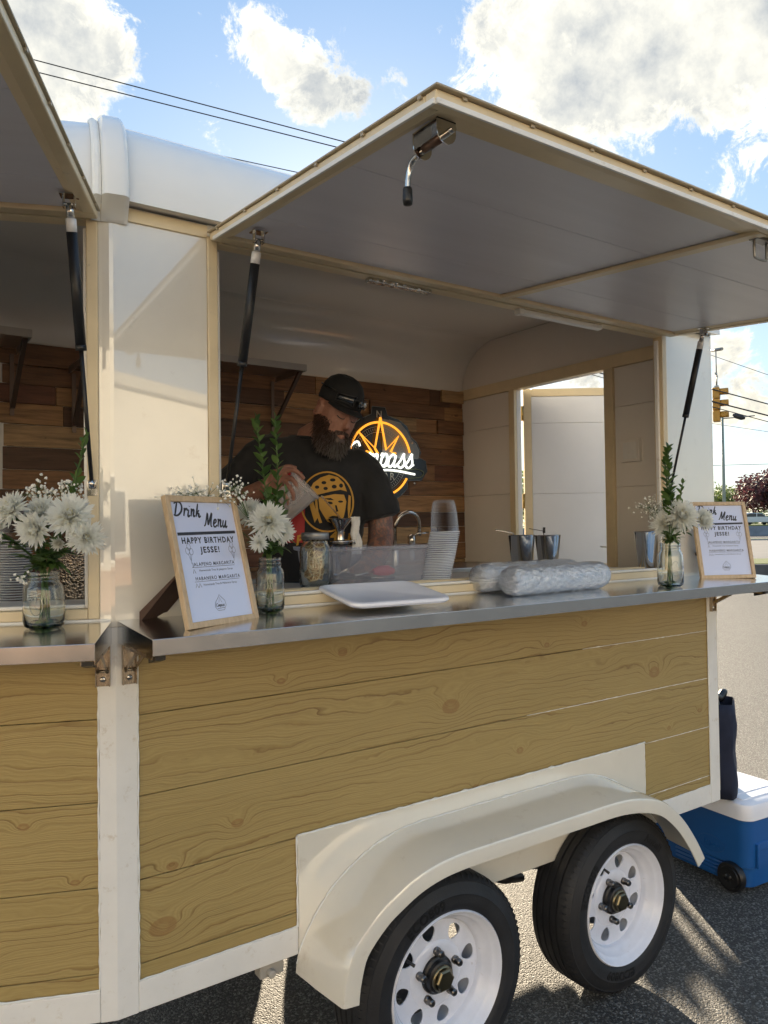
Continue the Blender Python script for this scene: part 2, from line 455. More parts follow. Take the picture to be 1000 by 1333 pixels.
# roof: profile swept round the trailer
def roof_profile():
    out = []; inn = []
    for k in range(13):
        a = PI/2*k/12
        out.append((0.345-0.395*math.cos(a), 2.588+0.329*math.sin(a)))
        inn.append((0.345-0.315*math.cos(a), 2.60+0.270*math.sin(a)))
    return out, inn
po, pi_ = roof_profile()
def sweep_roof():
    half = WY/2
    path = [(XE, 0), (0, 0), (-math.cos(NOSE)*half/math.sin(NOSE), half), (0, WY), (XE, WY)]
    b = B()
    n = len(path)
    def offs(i, d):
        p = Vector(path[i]).to_3d()
        def nrm(a, c):
            t = (Vector(c)-Vector(a)).normalized(); return Vector((-t.y, t.x)) * -1
        if i == 0: nn = nrm(path[0], path[1]); s_ = nn
        elif i == n-1: s_ = nrm(path[-2], path[-1])
        else:
            n1 = nrm(path[i-1], path[i]); n2 = nrm(path[i], path[i+1]); s_ = (n1+n2); s_ = s_/(s_.dot(n1))
        return (p.x + s_.x*d, p.y + s_.y*d)
    # direction check: inwards must point to +Y on the first leg
    sg = 1 if offs(0, 1)[1] > 0 else -1
    rings = []
    prof = po + pi_[::-1]
    for i in range(n):
        rings.append([(offs(i, sg*d)[0], offs(i, sg*d)[1], z) for d, z in prof])
    b.loft(rings, closed_ring=True, caps=True)
    top = [(offs(i, sg*0.345)[0], offs(i, sg*0.345)[1]) for i in range(n)]
    return b, top
b, top = sweep_roof()
obj('roof_shell', b, roofm, trailer, smooth=38)
b = B(); b.prism(top, 2.8705, 2.9165, 'xy'); obj('roof_panel', b, roofm, trailer)
# header strip beneath the roof shell, overhang's shade put into its tan, both walls
b = B(); b.box(0.012, 0.2525, -0.006, -0.0005, 2.553, 2.5875); obj('shaded_header_strip', b, frame_m, trailer, bevel=0.002)
b = B(); b.box(-1.3, -0.014, -0.006, -0.0015, 2.561, 2.5875); obj('shaded_header_strip', b, frame_m, trailer, bevel=0.002, rot=Lrot)
# thin gloss strips on the roof shell (pressed seams)
for k in (9, 10.4):
    a = PI/2*k/12
    y, z = 0.345-0.396*math.cos(a), 2.588+0.330*math.sin(a)
    b = B(); b.tube([(0.06, y, z), (XE, y, z)], 0.006, 6); obj('roof_seam', b, roofm, trailer)
# rib that covers the joint of nose and body
def rib(frame, w0, w1, d, mat_, name):
    rings = []
    bis = NOSE/2
    c, s_ = math.cos(-bis), math.sin(-bis)
    for k in range(-5, 15):
        dk = max(.10, min(1, (k+5.5)/5.5)) if k < 0 else 1.0
        if k < 0: y, z = -0.05*((k+5)/5.0)**1.6, 2.588+0.009*k; ny, nz = -1, 0
        else:
            a = PI/2*k/12
            a = min(a, PI/2*1.04)
            y, z = 0.345-0.395*math.cos(a), 2.588+0.329*math.sin(a); ny, nz = -math.cos(a), math.sin(a)
        ring = []
        for u, h in ((w0, -0.004), (w0, d*0.45), (w0+0.008, d*0.9), (w0+0.014, d), (w1-0.014, d), (w1-0.008, d*0.9), (w1, d*0.45), (w1, -0.004)):
            X, Y, Z = u, (y+ny*h*dk)/math.cos(bis), z+nz*h
            ring.append((X*c-Y*s_, X*s_+Y*c, Z))
        rings.append(ring)
    return B().loft(rings)
obj('roof_rib', rib(0, -0.030, 0.036, 0.022, roofm, ''), roofm, trailer, smooth=50)
obj('rib_seal', rib(0, -0.052, -0.031, 0.009, roofm, ''), caulk, trailer, smooth=50)

# --- right (body) wall ------------------------------------------------
# corner pillar and end pillar skins, both with rounded corner post
b = B()
b.prism([(0.0, 0.0), (0.252, 0.0), (0.252, 0.035), (0.0, 0.035), (-0.030, 0.040), (-0.0346, 0.0138), (-0.026, 0.0104), (-0.010, 0.0022)], 1.505, 2.592, 'xy')
obj('corner_pillar', b, ivory, trailer, bevel=0.002)
b = B(); b.box(2.300, XE, 0.0, 0.03, 1.505, 2.592); obj('rear_pillar', b, ivory, trailer, bevel=0.004)
# window frames of square tube
def tube_frame(name, x0, x1, z0, z1, w, d0, d1, rot=None, bottom=0.026, m=frame_m, top=0.016):
    b = B()
    b.box(x0, x0+w, d0, d1, z0, z1); obj(name, b, m, trailer, bevel=0.003, rot=rot)
    b = B(); b.box(x1-w, x1, d0, d1, z0, z1); obj(name, b, m, trailer, bevel=0.003, rot=rot)
    if top: b = B(); b.box(x0+w, x1-w, d0+.001, d1, z1-top, z1); obj(name, b, m, trailer, bevel=0.003, rot=rot)
    b = B(); b.box(x0+w, x1-w, d0-.001, d1, z0, z0+bottom); obj(name, b, m, trailer, bevel=0.003, rot=rot)
tube_frame('window_frame', 0.2525, 2.2995, 1.528, 2.560, 0.030, -0.004, 0.042)
tube_frame('inner_window_frame', 0.2825, 2.2695, 1.5545, 2.5295, 0.012, 0.012, 0.030, bottom=0.010, m=rail_m, top=0)
b = B(); b.box(0.2525, 2.2995, -0.001, 0.04, 2.5605, 2.592); obj('header', b, ivory, trailer)
b = B(); b.box(0.2525, 2.2995, -0.002, 0.04, 1.505, 1.5275); obj('window_sill', b, rail_m, trailer, bevel=0.002)
# sliding-window tracks on the sill, running inwards
for i, y in enumerate((0.055, 0.085)):
    b = B(); b.box(0.285, 2.268, y, y+0.012, 1.556, 1.568); obj('window_track', b, frame_m, trailer, bevel=0.0015)
b = B(); b.box(0.26, 2.29, 0.0425, 0.50, 1.53, 1.5560); obj('serving_shelf', b, rail_m, trailer, bevel=0.003)
b = B(); b.box(0.26, 2.29, 0.5005, 0.512, 1.46, 1.5560); obj('shelf_lip', b, steel_d, trailer)

# siding: one plank per row, with real joints
KN_R = [(0.676,1.37,.016),(0.468,1.31,.014),(1.096,1.148,.034),(0.329,0.935,.018),(0.118,0.714,.034),(1.762,1.37,.016),(2.184,1.135,.032),(2.494,0.932,.015),(1.411,0.947,.017),(1.556,1.308,.014),(2.274,0.89,.012),(0.144,0.864,.016),(1.199,0.859,.014)]
KN_L = [(-0.50,1.33,.02),(-0.22,1.02,.014),(-0.36,0.70,.03),(-0.62,0.93,.018),(-0.1,0.87,.012)]
sid_r = siding_material('cedar_print_siding', 2.3, KN_R); sid_l = siding_material('cedar_print_siding_nose', 7.9, KN_L)
rows = [(1.2742, 1.470), (1.0652, 1.2722), (0.8517, 1.0632), (0.6377, 0.8497), (0.595, 0.6357)]
def plank_at(x0, x1, z0, z1, m, rot=None, poly=None):
    b = B()
    if poly: b.prism(poly, 0.004, 0.018, 'xz')
    else: b.box(x0, x1, 0.004, 0.018, z0, z1)
    o = obj('siding_plank', b, m, trailer, rot=rot, bevel=0.0013, segs=2); return o
PX0, PX1 = 0.052, 2.560
plank_at(PX0, PX1, *rows[0], sid_r); plank_at(PX0, PX1, *rows[1], sid_r)
plank_at(0,0,0,0, sid_r, poly=[(PX0, rows[2][0]), (0.512, rows[2][0]), (0.512, 0.858), (2.100, 0.858), (2.100, rows[2][0]), (PX1, rows[2][0]), (PX1, rows[2][1]), (PX0, rows[2][1])])
for rr_ in (rows[3], rows[4]):
    plank_at(PX0, 0.512, *rr_, sid_r); plank_at(2.100, PX1, *rr_, sid_r)
for rr_ in rows: plank_at(-1.4, -0.040, *rr_, sid_l, rot=Lrot)
# dark backing behind the joints
b = B(); b.box(PX0, PX1, 0.0185, 0.03, 0.56, 1.50); obj('backing_panel', b, mat('joint_backing', (0.34, 0.25, 0.10), 0.6), trailer)
b = B(); b.box(-1.4, -0.04, 0.0185, 0.03, 0.56, 1.50); obj('backing_panel', b, MATS['joint_backing'], trailer, rot=Lrot)
# body frame rails
BF = 0.518
for args in ((-0.0004, 0.052, BF, 1.5045), (2.560, XE, BF, 1.5045)):
    b = B(); b.box(args[0], args[1], -0.002, 0.03, args[2], args[3]); obj('body_post', b, rail_m, trailer, bevel=0.0008)
for args in ((0.0525, 0.512, BF, 0.595), (2.100, 2.5595, BF, 0.595)):
    b = B(); b.box(args[0], args[1], -0.002, 0.03, args[2], args[3]); obj('bottom_rail', b, rail_m, trailer, bevel=0.003)
b = B(); b.box(0.0525, 2.5595, -0.002, 0.03, 1.4705, 1.5045); obj('counter_rail', b, rail_m, trailer, bevel=0.003)
b = B(); b.box(-0.040, 0.0004, -0.002, 0.0, BF, 1.5045); obj('body_post', b, rail_m, trailer, bevel=0.0006, rot=Lrot)
b = B(); b.box(-1.4, -0.0405, -0.002, 0.03, BF, 0.595); obj('bottom_rail', b, rail_m, trailer, bevel=0.003, rot=Lrot)
b = B(); b.box(-1.4, -0.0405, -0.002, 0.03, 1.4705, 1.5045); obj('counter_rail', b, rail_m, trailer, bevel=0.003, rot=Lrot)
# caulk bead, a little uneven
def bead(pts, r, rot=None, seed=1):
    rr_ = random.Random(seed); P = []
    for i in range(len(pts)-1):
        a, c = Vector(pts[i]), Vector(pts[i+1]); n = max(2, int((c-a).length/0.018))
        for k in range(n): P.append(a.lerp(c, k/n))
    P.append(Vector(pts[-1]))
    rad = []
    for i, p in enumerate(P):
        k = r*rr_.uniform(0.6, 1.15)
        if rr_.random() < 0.04: k *= 1.9
        rad.append(k); p.x += rr_.uniform(-.001, .001); p.z += rr_.uniform(-.001, .001)
    return obj('caulk_bead', B().tube(P, rad, 6), caulk, trailer, rot=rot)
bead([(0.0545, 0.0, 1.468), (0.0545, 0.0, 0.5975), (0.510, 0.0, 0.5975), (0.510, 0.0, 0.856)], 0.0028, seed=2)
bead([(0.510, -0.004, 0.8600), (2.103, -0.004, 0.8600)], 0.0030, seed=3)
bead([(2.103, 0.0, 0.854), (2.103, 0.0, 0.597), (2.558, 0.0, 0.597), (2.558, 0.0, 1.468)], 0.0026, seed=4)
bead([(-0.0425, 0.0, 1.468), (-0.0425, 0.0, 0.5975), (-1.3, 0.0, 0.5975)], 0.0030, Lrot, seed=5)
for z in (1.2733, 1.0643, 0.8508, 0.6368):
    bead([(2.108 if z < 0.86 else (1.75 if z > 1.2 else 1.45), 0.0055, z), (2.556, 0.0045, z)], 0.0014, seed=int(z*100))
# plate behind the fender
b = B(); b.box(0.5125, 2.0995, -0.004, 0.016, BF, 0.8575); obj('fender_plate', b, ivory, trailer, bevel=0.002)

# fender
FW_ = [(.500,.470),(.512,.530),(.56,.610),(.626,.683),(.70,.732),(.77,.766),(.85,.789),(.924,.800),(1.10,.802),(1.30,.803),(1.50,.803),(1.67,.803),(1.75,.797),(1.82,.780),(1.90,.746),(1.97,.704),(2.04,.652),(2.12,.585),(2.20,.500),(2.235,.445)]
FO_ = [(.535,.455),(.545,.520),(.575,.600),(.65,.672),(.72,.712),(.79,.742),(.87,.761),(.96,.769),(1.10,.770),(1.30,.770),(1.50,.770),(1.65,.770),(1.73,.765),(1.80,.755),(1.88,.736),(1.95,.708),(2.015,.662),(2.08,.600),(2.15,.510),(2.19,.445)]
FWs = catmull([(x, 0, z) for x, z in FW_], 4); FOs = catmull([(x, 0, z) for x, z in FO_], 4)
rings = []
for a, c in zip(FWs, FOs):
    i = min(FWs.index(a)+1, len(FWs)-1); j = max(FWs.index(a)-1, 0)
    t = (FWs[i]-FWs[j]).normalized(); nn = Vector((t.z, 0, -t.x))   # inwards/down
    i2 = (FOs[i]-FOs[j]).normalized(); n2 = Vector((i2.z, 0, -i2.x))
    q = lambda p, y, d, nv: (p.x+nv.x*d, y, p.z+nv.z*d)
    th = 0.006; sk = 0.052
    rings.append([q(a, -0.0045, 0, nn), q(a.lerp(c, .5), -0.105, -0.002, nn), q(c, -0.200, 0, n2), q(c, -0.206, 0.003, n2), q(c, -0.209, 0.010, n2),
                  q(c, -0.209, sk, n2), q(c, -0.204, sk, n2), q(c, -0.204, 0.012, n2), q(c, -0.198, th, n2), q(a, -0.0045, th, nn)])
obj('fender', B().loft(rings), ivory, trailer, smooth=40)
bead([(p.x*1.0, -0.007, p.z+0.001) for p in FWs[2:-6:3]], 0.0032, seed=9).name = 'fender_seal'
# inner wheel box seen between the wheels
b = B(); b.box(0.50, 2.24, 0.17, 0.176, 0.47, 0.80); obj('wheel_well', b, ivory, trailer)
b = B(); b.box(0.50, 2.24, 0.032, 0.169, 0.81, 0.816); obj('wheel_well', b, ivory, trailer)

# underside: floor, chassis, axles
b = B(); b.box(0.0, XE-0.01, 0.18, WY-0.18, 0.60, 0.62); b.box(0.0, 0.49, 0.03, .18, .60, .62); b.box(2.25, XE-.01, 0.03, .18, .60, .62)
b.prism([(0, 0.03), (0, WY-.03), (-1.9, WY/2)], 0.60, 0.62, 'xy'); obj('floor', b, mat('dark_floor', (0.06, 0.055, 0.05), 0.6), trailer)
b = B()
for y in (0.22, 1.44): b.box(-0.3, 2.6, y, y+0.05, 0.50, 0.60)
for x in (0.02, 0.55, 1.1, 1.66, 2.2, 2.55): b.box(x, x+0.04, 0.27, 1.44, 0.53, 0.60)
obj('chassis', b, greym, trailer)
AX = [0.975, 1.828]
for x in AX:
    b = B(); b.tube([(x, 0.0, 0.33), (x, WY, 0.33)], 0.03, 12); obj('axle', b, greym, trailer)
b = B()
for y in (0.235, 1.47):
    for x in AX:
        pts = [(x-0.34, y, 0.44), (x-.17, y, 0.385), (x, y, 0.365), (x+.17, y, 0.385), (x+0.34, y, 0.44)]
        for k in range(3):
            cc = catmull([Vector(p)+Vector((0, 0, k*.008)) for p in pts], 4)
            b.loft([[(p.x, y-.022, p.z), (p.x, y+.022, p.z), (p.x, y+.022, p.z+.007), (p.x, y-.022, p.z+.007)] for p in cc], smooth=False)
obj('leaf_spring', b, greym, trailer)
b = B(); b.box(1.345, 1.425, 0.215, 0.225, 0.38, 0.52); b.box(1.345, 1.425, 0.275, 0.285, 0.38, 0.52)
b.tube([(1.385, 0.20, 0.46), (1.385, 0.30, 0.46)], 0.014, 8); obj('spring_hanger', b, mat('hanger_grey', (0.35, 0.34, 0.31), 0.5), trailer, bevel=0.002)
b = B(); b.tube([(1.40, 0.18, 0.44), (1.47, 0.16, 0.415), (1.56, 0.16, 0.40)], 0.016, 8); obj('shock_rod', b, blackp, trailer)
b = B(); b.box(0.40, 0.475, 0.02, 0.06, 0.47, 0.517); b.tube([(0.43, 0.0, 0.485), (0.43, .08, .485)], .012, 8); obj('jack_mount', b, mat('mount_grey', (0.4, 0.38, 0.34), 0.5), trailer, bevel=.004)

# far side wall, end wall, back wall
b = B(); b.box(0.0, XE, WY-0.03, WY, 0.56, ZT); obj('far_wall', b, inner_m, trailer)
b = B(); b.loft([[( -math.cos(NOSE)*WY/2/math.sin(NOSE), WY/2, z), (0.0, WY, z), (0.0, WY-.032, z), (-math.cos(NOSE)*WY/2/math.sin(NOSE)+.08, WY/2, z)] for z in (0.56, ZT)], smooth=False); obj('far_nose_wall', b, inner_m, trailer)
# nose wall above counter, beyond the window
wl = -1.15
tube_frame('window_frame', wl, -0.0375, 1.528, 2.560, 0.028, -0.004, 0.042, rot=Lrot)
tube_frame('inner_window_frame', wl+.028, -0.0655, 1.5545, 2.5295, 0.010, 0.012, 0.030, rot=Lrot, bottom=.010, m=rail_m, top=0)
b = B(); b.box(wl, -0.010, -0.001, 0.04, 2.5605, 2.592); obj('header', b, ivory, trailer, rot=Lrot)
b = B(); b.box(wl, -0.010, -0.002, 0.04, 1.505, 1.5275); obj('window_sill', b, rail_m, trailer, rot=Lrot, bevel=.002)
b = B(); b.box(-2.31, wl-.001, 0.0, 0.03, 1.505, 2.592); b.box(-2.31, -1.401, 0.0, 0.03, BF, 1.504); obj('nose_wall', b, ivory, trailer, rot=Lrot)
b = B(); b.box(wl, -0.04, 0.0425, 0.30, 1.53, 1.5545); obj('serving_shelf', b, rail_m, trailer, rot=Lrot, bevel=.003)

# end wall with doorway, cut to the roof outline
DY0, DY1, DZ1 = 0.560, 1.205, 2.535
outline = [(0.032, 0.56)] + [(0.032, 2.58)] + [(0.345-0.312*math.cos(PI/2*k/12), 2.60+0.268*math.sin(PI/2*k/12)) for k in range(13)]
outline += [(WY-y, z) for y, z in outline[::-1]]
hole = [(DY0, 0.62), (DY1, 0.62), (DY1, DZ1), (DY0, DZ1)]
vs, fs = poly_mesh([outline, hole], 0.0125)
M_yz = Matrix(((0,0,1,2.609),(1,0,0,0),(0,1,0,0),(0,0,0,1)))
b = B().add(vs, fs, M_yz); obj('end_wall', b, inner_m, trailer)
b = B()
oo = [(-0.0, 0.56), (-0.0, 2.58)] + [(0.345-0.345*math.cos(PI/2*k/12), 2.60+0.305*math.sin(PI/2*k/12)) for k in range(13)]
oo += [(WY-y, z) for y, z in oo[::-1]]
vs, fs = poly_mesh([oo, [(DY0-.001, 0.62), (DY1+.001, 0.62), (DY1+.001, DZ1+.001), (DY0-.001, DZ1+.001)]], 0.004)
b.add(vs, fs, Matrix(((0,0,1,2.6265),(1,0,0,0),(0,1,0,0),(0,0,0,1)))); obj('end_skin', b, ivory, trailer)
X1 = 2.596
def ew(name, y0, y1, z0, z1, t, m):
    b = B(); b.box(X1-t, X1, y0, y1, z0, z1); return obj(name, b, m, trailer, bevel=0.002)
ew('end_wall_header', 0.046, WY-0.031, 2.536, 2.600, 0.022, frame_m)
ew('door_post', DY0-0.055, DY0, 0.62, 2.5355, 0.022, frame_m); ew('door_post', DY1, DY1+0.045, 0.62, 2.5355, 0.022, frame_m)
ew('door_post', 0.046, 0.085, 0.62, 2.5355, 0.020, frame_m)
for (y0, y1) in ((0.087, DY0-0.057), (DY1+0.047, WY-0.032)):
    for (z0, z1) in ((0.63, 1.12), (1.124, 1.53), (1.534, 1.932), (1.936, 2.333), (2.337, 2.534)):
        ew('wall_panel', y0, y1, z0, z1, 0.008, inner_m)
o = ew('outlet_box', 0.345, 0.455, 2.055, 2.165, 0.030, inner_m); 
b = B(); b.box(X1-.0335, X1-.0305, .362, .438, 2.07, 2.15); obj('outlet_cover', b, rail_m, o)
# open door leaf, hinged on the outer side
hy = Vector((2.655, 1.215, 0)); dd = Vector((0.816, -0.578, 0)); dn = Vector((-0.578, -0.816, 0))
def leaf(name, u0, u1, z0, z1, t0, t1, m, par):
    b = B(); P = lambda u, t, z: hy+dd*u+dn*t+Vector((0, 0, z))
    b.loft([[P(u0,t0,z0), P(u1,t0,z0), P(u1,t0,z1), P(u0,t0,z1)], [P(u0,t1,z0), P(u1,t1,z0), P(u1,t1,z1), P(u0,t1,z1)]], smooth=False)
    return obj(name, b, m, par, bevel=0.002)
door = leaf('door', 0.02, 0.64, 0.66, 2.515, -0.012, 0.012, door_m, trailer)
DZT = 2.515
for a in ((0.0, 0.045, 0.62, DZT+.03), (0.615, 0.66, 0.62, DZT+.03)): leaf('door_frame', *a, -0.016, 0.020, frame_m, door)
leaf('door_frame', 0.0455, 0.6145, DZT-.015, DZT+.03, -0.016, 0.019, frame_m, door)
leaf('door_frame', 0.0455, 0.6145, 0.62, 0.665, -0.016, 0.019, frame_m, door)
leaf('door_frame', 0.0455, 0.6145, 1.475, 1.525, -0.016, 0.017, frame_m, door)
for z0, z1 in ((1.527, 1.930), (1.934, 2.340), (2.344, 2.498), (0.667, 1.07), (1.074, 1.473)):
    leaf('door_panel', 0.047, 0.613, z0, z1, 0.0122, 0.0165, door_m, door)
for z in (0.9, 1.85, 2.36):
    b = B(); p = hy+Vector((-0.012, -0.004, z)); b.tube([p, p+Vector((0,0,.085))], 0.009, 10); obj('hinge', b, mat('brass_hinge', (.6, .42, .14), .3, .9), trailer)
b = B(); b.box(2.598, 2.632, DY0-.001, DY0+.016, 1.60, 1.675); b.tube([(2.60, DY0+.016, 1.635), (2.59, DY0+.04, 1.637), (2.60, DY0+.055, 1.637)], .004, 8); obj('door_latch', b, rail_m, trailer)

# back counter and sink along the far wall
b = B(); b.box(0.3, 2.58, 1.12, 1.66, 1.50, 1.53); obj('back_counter', b, steel_d, trailer, bevel=.004)
b = B(); b.box(0.3, 2.58, 1.15, 1.64, 0.64, 1.499); obj('back_cabinet', b, mat('cabinet_dark', (0.05, 0.045, 0.04), 0.6), trailer)
b = B(); pts = [(1.93, 1.50, 1.53), (1.93, 1.50, 1.75)] + [(1.93+0.085-0.085*math.cos(a), 1.50-0.02*math.sin(a), 1.75+0.085*math.sin(a)) for a in [PI*k/12 for k in range(13)]] + [(2.10, 1.50, 1.70)]
f = obj('faucet', b.tube(pts, 0.011, 10), chrome, trailer)
b = B(); b.lathe([(0.022, 0), (0.022, 0.10), (0.014, 0.12), (0, 0.12)], (1.93, 1.50, 1.53), n=16); obj('faucet_base', b, chrome, f)
b = B(); b.lathe([(0.018, 0), (0.018, .09), (.024, .10), (.024, .135), (.012, .15), (0, .15)], (2.03, 1.48, 1.56), n=16); b.tube([(2.03, 1.48, 1.69), (2.06, 1.46, 1.715), (2.12, 1.44, 1.715)], .006, 8); obj('faucet_valve', b, chrome, f)

# reclaimed wood wall
woods = []
for i, (c, s_) in enumerate([((0.26,0.135,0.060),1),((0.18,0.090,0.043),2),((0.10,0.052,0.030),3),((0.34,0.19,0.085),4),((0.24,0.125,0.058),5),((0.16,0.068,0.038),6),((0.36,0.235,0.12),7)]):
    m_ = mat('reclaimed_wood_%s' % ['tan','brown','dark','honey','russet','red','pale'][i], c, 0.6); t = tree(m_)
    tc = t.node('ShaderNodeTexCoord').outputs['Object']; oi = t.node('ShaderNodeObjectInfo').outputs['Random']
    v = t.vmath('ADD', t.vmath('MULTIPLY', tc, (2.0, 1, 26.0)), t.comb(t.math('MULTIPLY', oi, 37.0), 0, t.math('MULTIPLY', oi, 11.0)))
    n = t.noise(v, 2.2, 7, 0.65, 0.6); n2 = t.noise(t.vmath('MULTIPLY', tc, (1, 1, 1.6)), 16.0, 3)
    cc = t.ramp(n, [(0.25, tuple(k*0.35 for k in c)), (0.5, c), (0.8, tuple(min(1, k*1.6) for k in c))])
    kn = t.ramp(n2, [(0.70, 0), (0.76, 1)])
    t.put(t.b.inputs['Base Color'], t.mix(t.math('MULTIPLY', kn, 0.8), cc, (0.02, 0.01, 0.006)))
    t.put(t.b.inputs['Normal'], t.bump(n, 0.5, 0.004)); woods.append(m_)
rw = random.Random(5)
z = 2.588; rix = 0
while z > 1.40:
    h = rw.choice([0.085, 0.092, 0.10, 0.088]); x = -0.9 - rw.random()*0.4; last = -1
    while x < 2.585:
        w = rw.choice([0.16, 0.24, 0.38, 0.55, 0.75, 0.95]); x1 = min(x+w, 2.588)
        if 2.588-x1 < 0.08: x1 = 2.588
        k = rw.choice([0, 3, 1, 1, 2, 2, 3, 4, 5, 6] if rix not in (2, 4, 6) else [0, 3, 4, 6, 1]);
        if k == last: k = (k+1) % 7
        last = k
        t_ = rw.uniform(0.010, 0.024)
        b = B(); b.box(x+0.0012, x1-0.0012, WY-0.0305-t_, WY-0.0305, z-h+0.0022, z)
        obj('wall_plank', b, woods[k], trailer, bevel=0.002)
        x = x1
    z -= h; rix += 1
b = B(); b.box(2.40, 2.575, WY-.072, WY-.056, 2.515, 2.588); obj('wall_plank', b, woods[6], trailer, bevel=.002)

# steel shelves on the wall, with angled brackets
def shelf(x0, x1, y0, z, ybk):
    b = B(); b.box(x0, x1, y0, ybk, z-0.003, z); b.box(x0, x1, y0, y0+.003, z-.032, z-.003); b.box(x0, x0+.003, y0+.003, ybk, z-.032, z-.003); b.box(x1-.003, x1, y0+.003, ybk, z-.032, z-.003)
    s_ = obj('steel_shelf', b, steel_d, trailer)
    for x in (x0+0.012, x1-0.03):
        b = B(); b.loft([[(x, y0+.02, z-.032), (x+.018, y0+.02, z-.032), (x+.018, y0+.045, z-.032), (x, y0+.045, z-.032)], [(x, ybk-.03, z-.27), (x+.018, ybk-.03, z-.27), (x+.018, ybk-.005, z-.27), (x, ybk-.005, z-.27)]], smooth=False)
        b.box(x, x+.018, ybk-.006, ybk-.001, z-.30, z-.03); obj('shelf_bracket', b, mat('bracket_brown_steel', (.16, .12, .10), .4, .7), s_)
shelf(0.60, 1.285, 1.32, 2.56, WY-.056)
shelf(-0.62, 0.03, 1.30, 2.56, WY-.056)
shelf(0.245, 0.56, 1.42, 2.50, WY-.056)

# --- counters ---------------------------------------------------------
def counter(x0, x1, rot=None, mitre=0):
    zb, zf, d, lip, t = 1.5225, 1.5060, 0.290, 0.038, 0.0025
    b = B()
    sec = [(-0.003, zb), (-d, zf), (-d, zf-lip), (-d+t, zf-lip), (-d+t, zf-t), (-0.003, zb-t)]
    b.loft([[(x, y, z) for y, z in sec] for x in (x0, x1)], smooth=False)
    o = obj('counter_top', b, steel_m, trailer, rot=rot, bevel=0.0012)
    for x, sg in ((x0, 1), (x1, -1)):
        b = B(); b.loft([[(xx, -0.003, zb-.0035), (xx, -d+.003, zf-.0035), (xx, -d+.003, zf-lip), (xx, -0.003, zf-lip-.004)] for xx in (x+sg*0.0005, x+sg*0.003)], smooth=False)
        obj('counter_end', b, steel_m, o)
    b = B(); b.loft([[(x, -0.006, zb-.004), (x, -d+.006, zf-.004), (x, -d+.006, zf-.010), (x, -.006, zb-.010)] for x in (x0+.006, x1-.006)], smooth=False)
    obj('counter_core', b, mat('plywood_underside', (0.16, 0.12, 0.08), 0.7), o)
    return o
counter(-0.0005+0.004, 2.79); counter(-1.2, -0.008, rot=Lrot)
# folding brackets
def bracket(x, sg, rot=None):
    rx = rot
    b = B(); b.box(x-.018, x+.018, -0.0065, -0.0025, 1.358, 1.480); b.box(x-.018, x-.0155, -.016, -.0066, 1.358, 1.480); b.box(x+.0155, x+.018, -.016, -.0066, 1.358, 1.480)
    o = obj('folding_bracket', b, brk_m, trailer, rot=rx, bevel=.001)
    for z in (1.455, 1.376):
        b = B(); b.lathe([(.0075, 0), (.0075, -.003), (.006, -.005), (0, -.005)], (x, -.0067, z), 'y', 14); b.lathe([(.003, -.0052), (.003, -.0062), (0, -.0062)], (x, -.0067, z), 'y', 6); obj('bracket_screw', b, chrome, o)
    # arm along the underside
    b = B()
    for s2 in (-1, 1):
        xa = x+s2*.0145
        b.box(xa-.0013, xa+.0013, -0.245, -0.010, 1.452, 1.464)
    b.box(x-.0155, x+.0155, -0.245, -0.02, 1.4645, 1.4665); obj('bracket_arm', b, brk_m, o)
    b = B()
    for s2 in (-1, 1):
        xa = x+s2*.011
        b.loft([[(xa-.0013, -.012, 1.390), (xa+.0013, -.012, 1.390), (xa+.0013, -.012, 1.402), (xa-.0013, -.012, 1.402)], [(xa-.0013, -.125, 1.452), (xa+.0013, -.125, 1.452), (xa+.0013, -.125, 1.464), (xa-.0013, -.125, 1.464)]], smooth=False)
    b.tube([(x-.017, -.012, 1.396), (x+.017, -.012, 1.396)], .0035, 8); b.tube([(x-.017, -.125, 1.458), (x+.017, -.125, 1.458)], .0035, 8); obj('bracket_brace', b, brk_m, o)
    b = B(); b.loft([[(x-.012, -.205, 1.440), (x+.012, -.205, 1.440), (x+.012, -.205, 1.452), (x-.012, -.205, 1.452)], [(x-.012, -.255, 1.452), (x+.012, -.255, 1.452), (x+.012, -.255, 1.462), (x-.012, -.255, 1.462)]], smooth=False); obj('bracket_catch', b, blackp, o)
bracket(0.032, 1); bracket(2.592, 1); bracket(-0.030, -1, rot=Lrot)

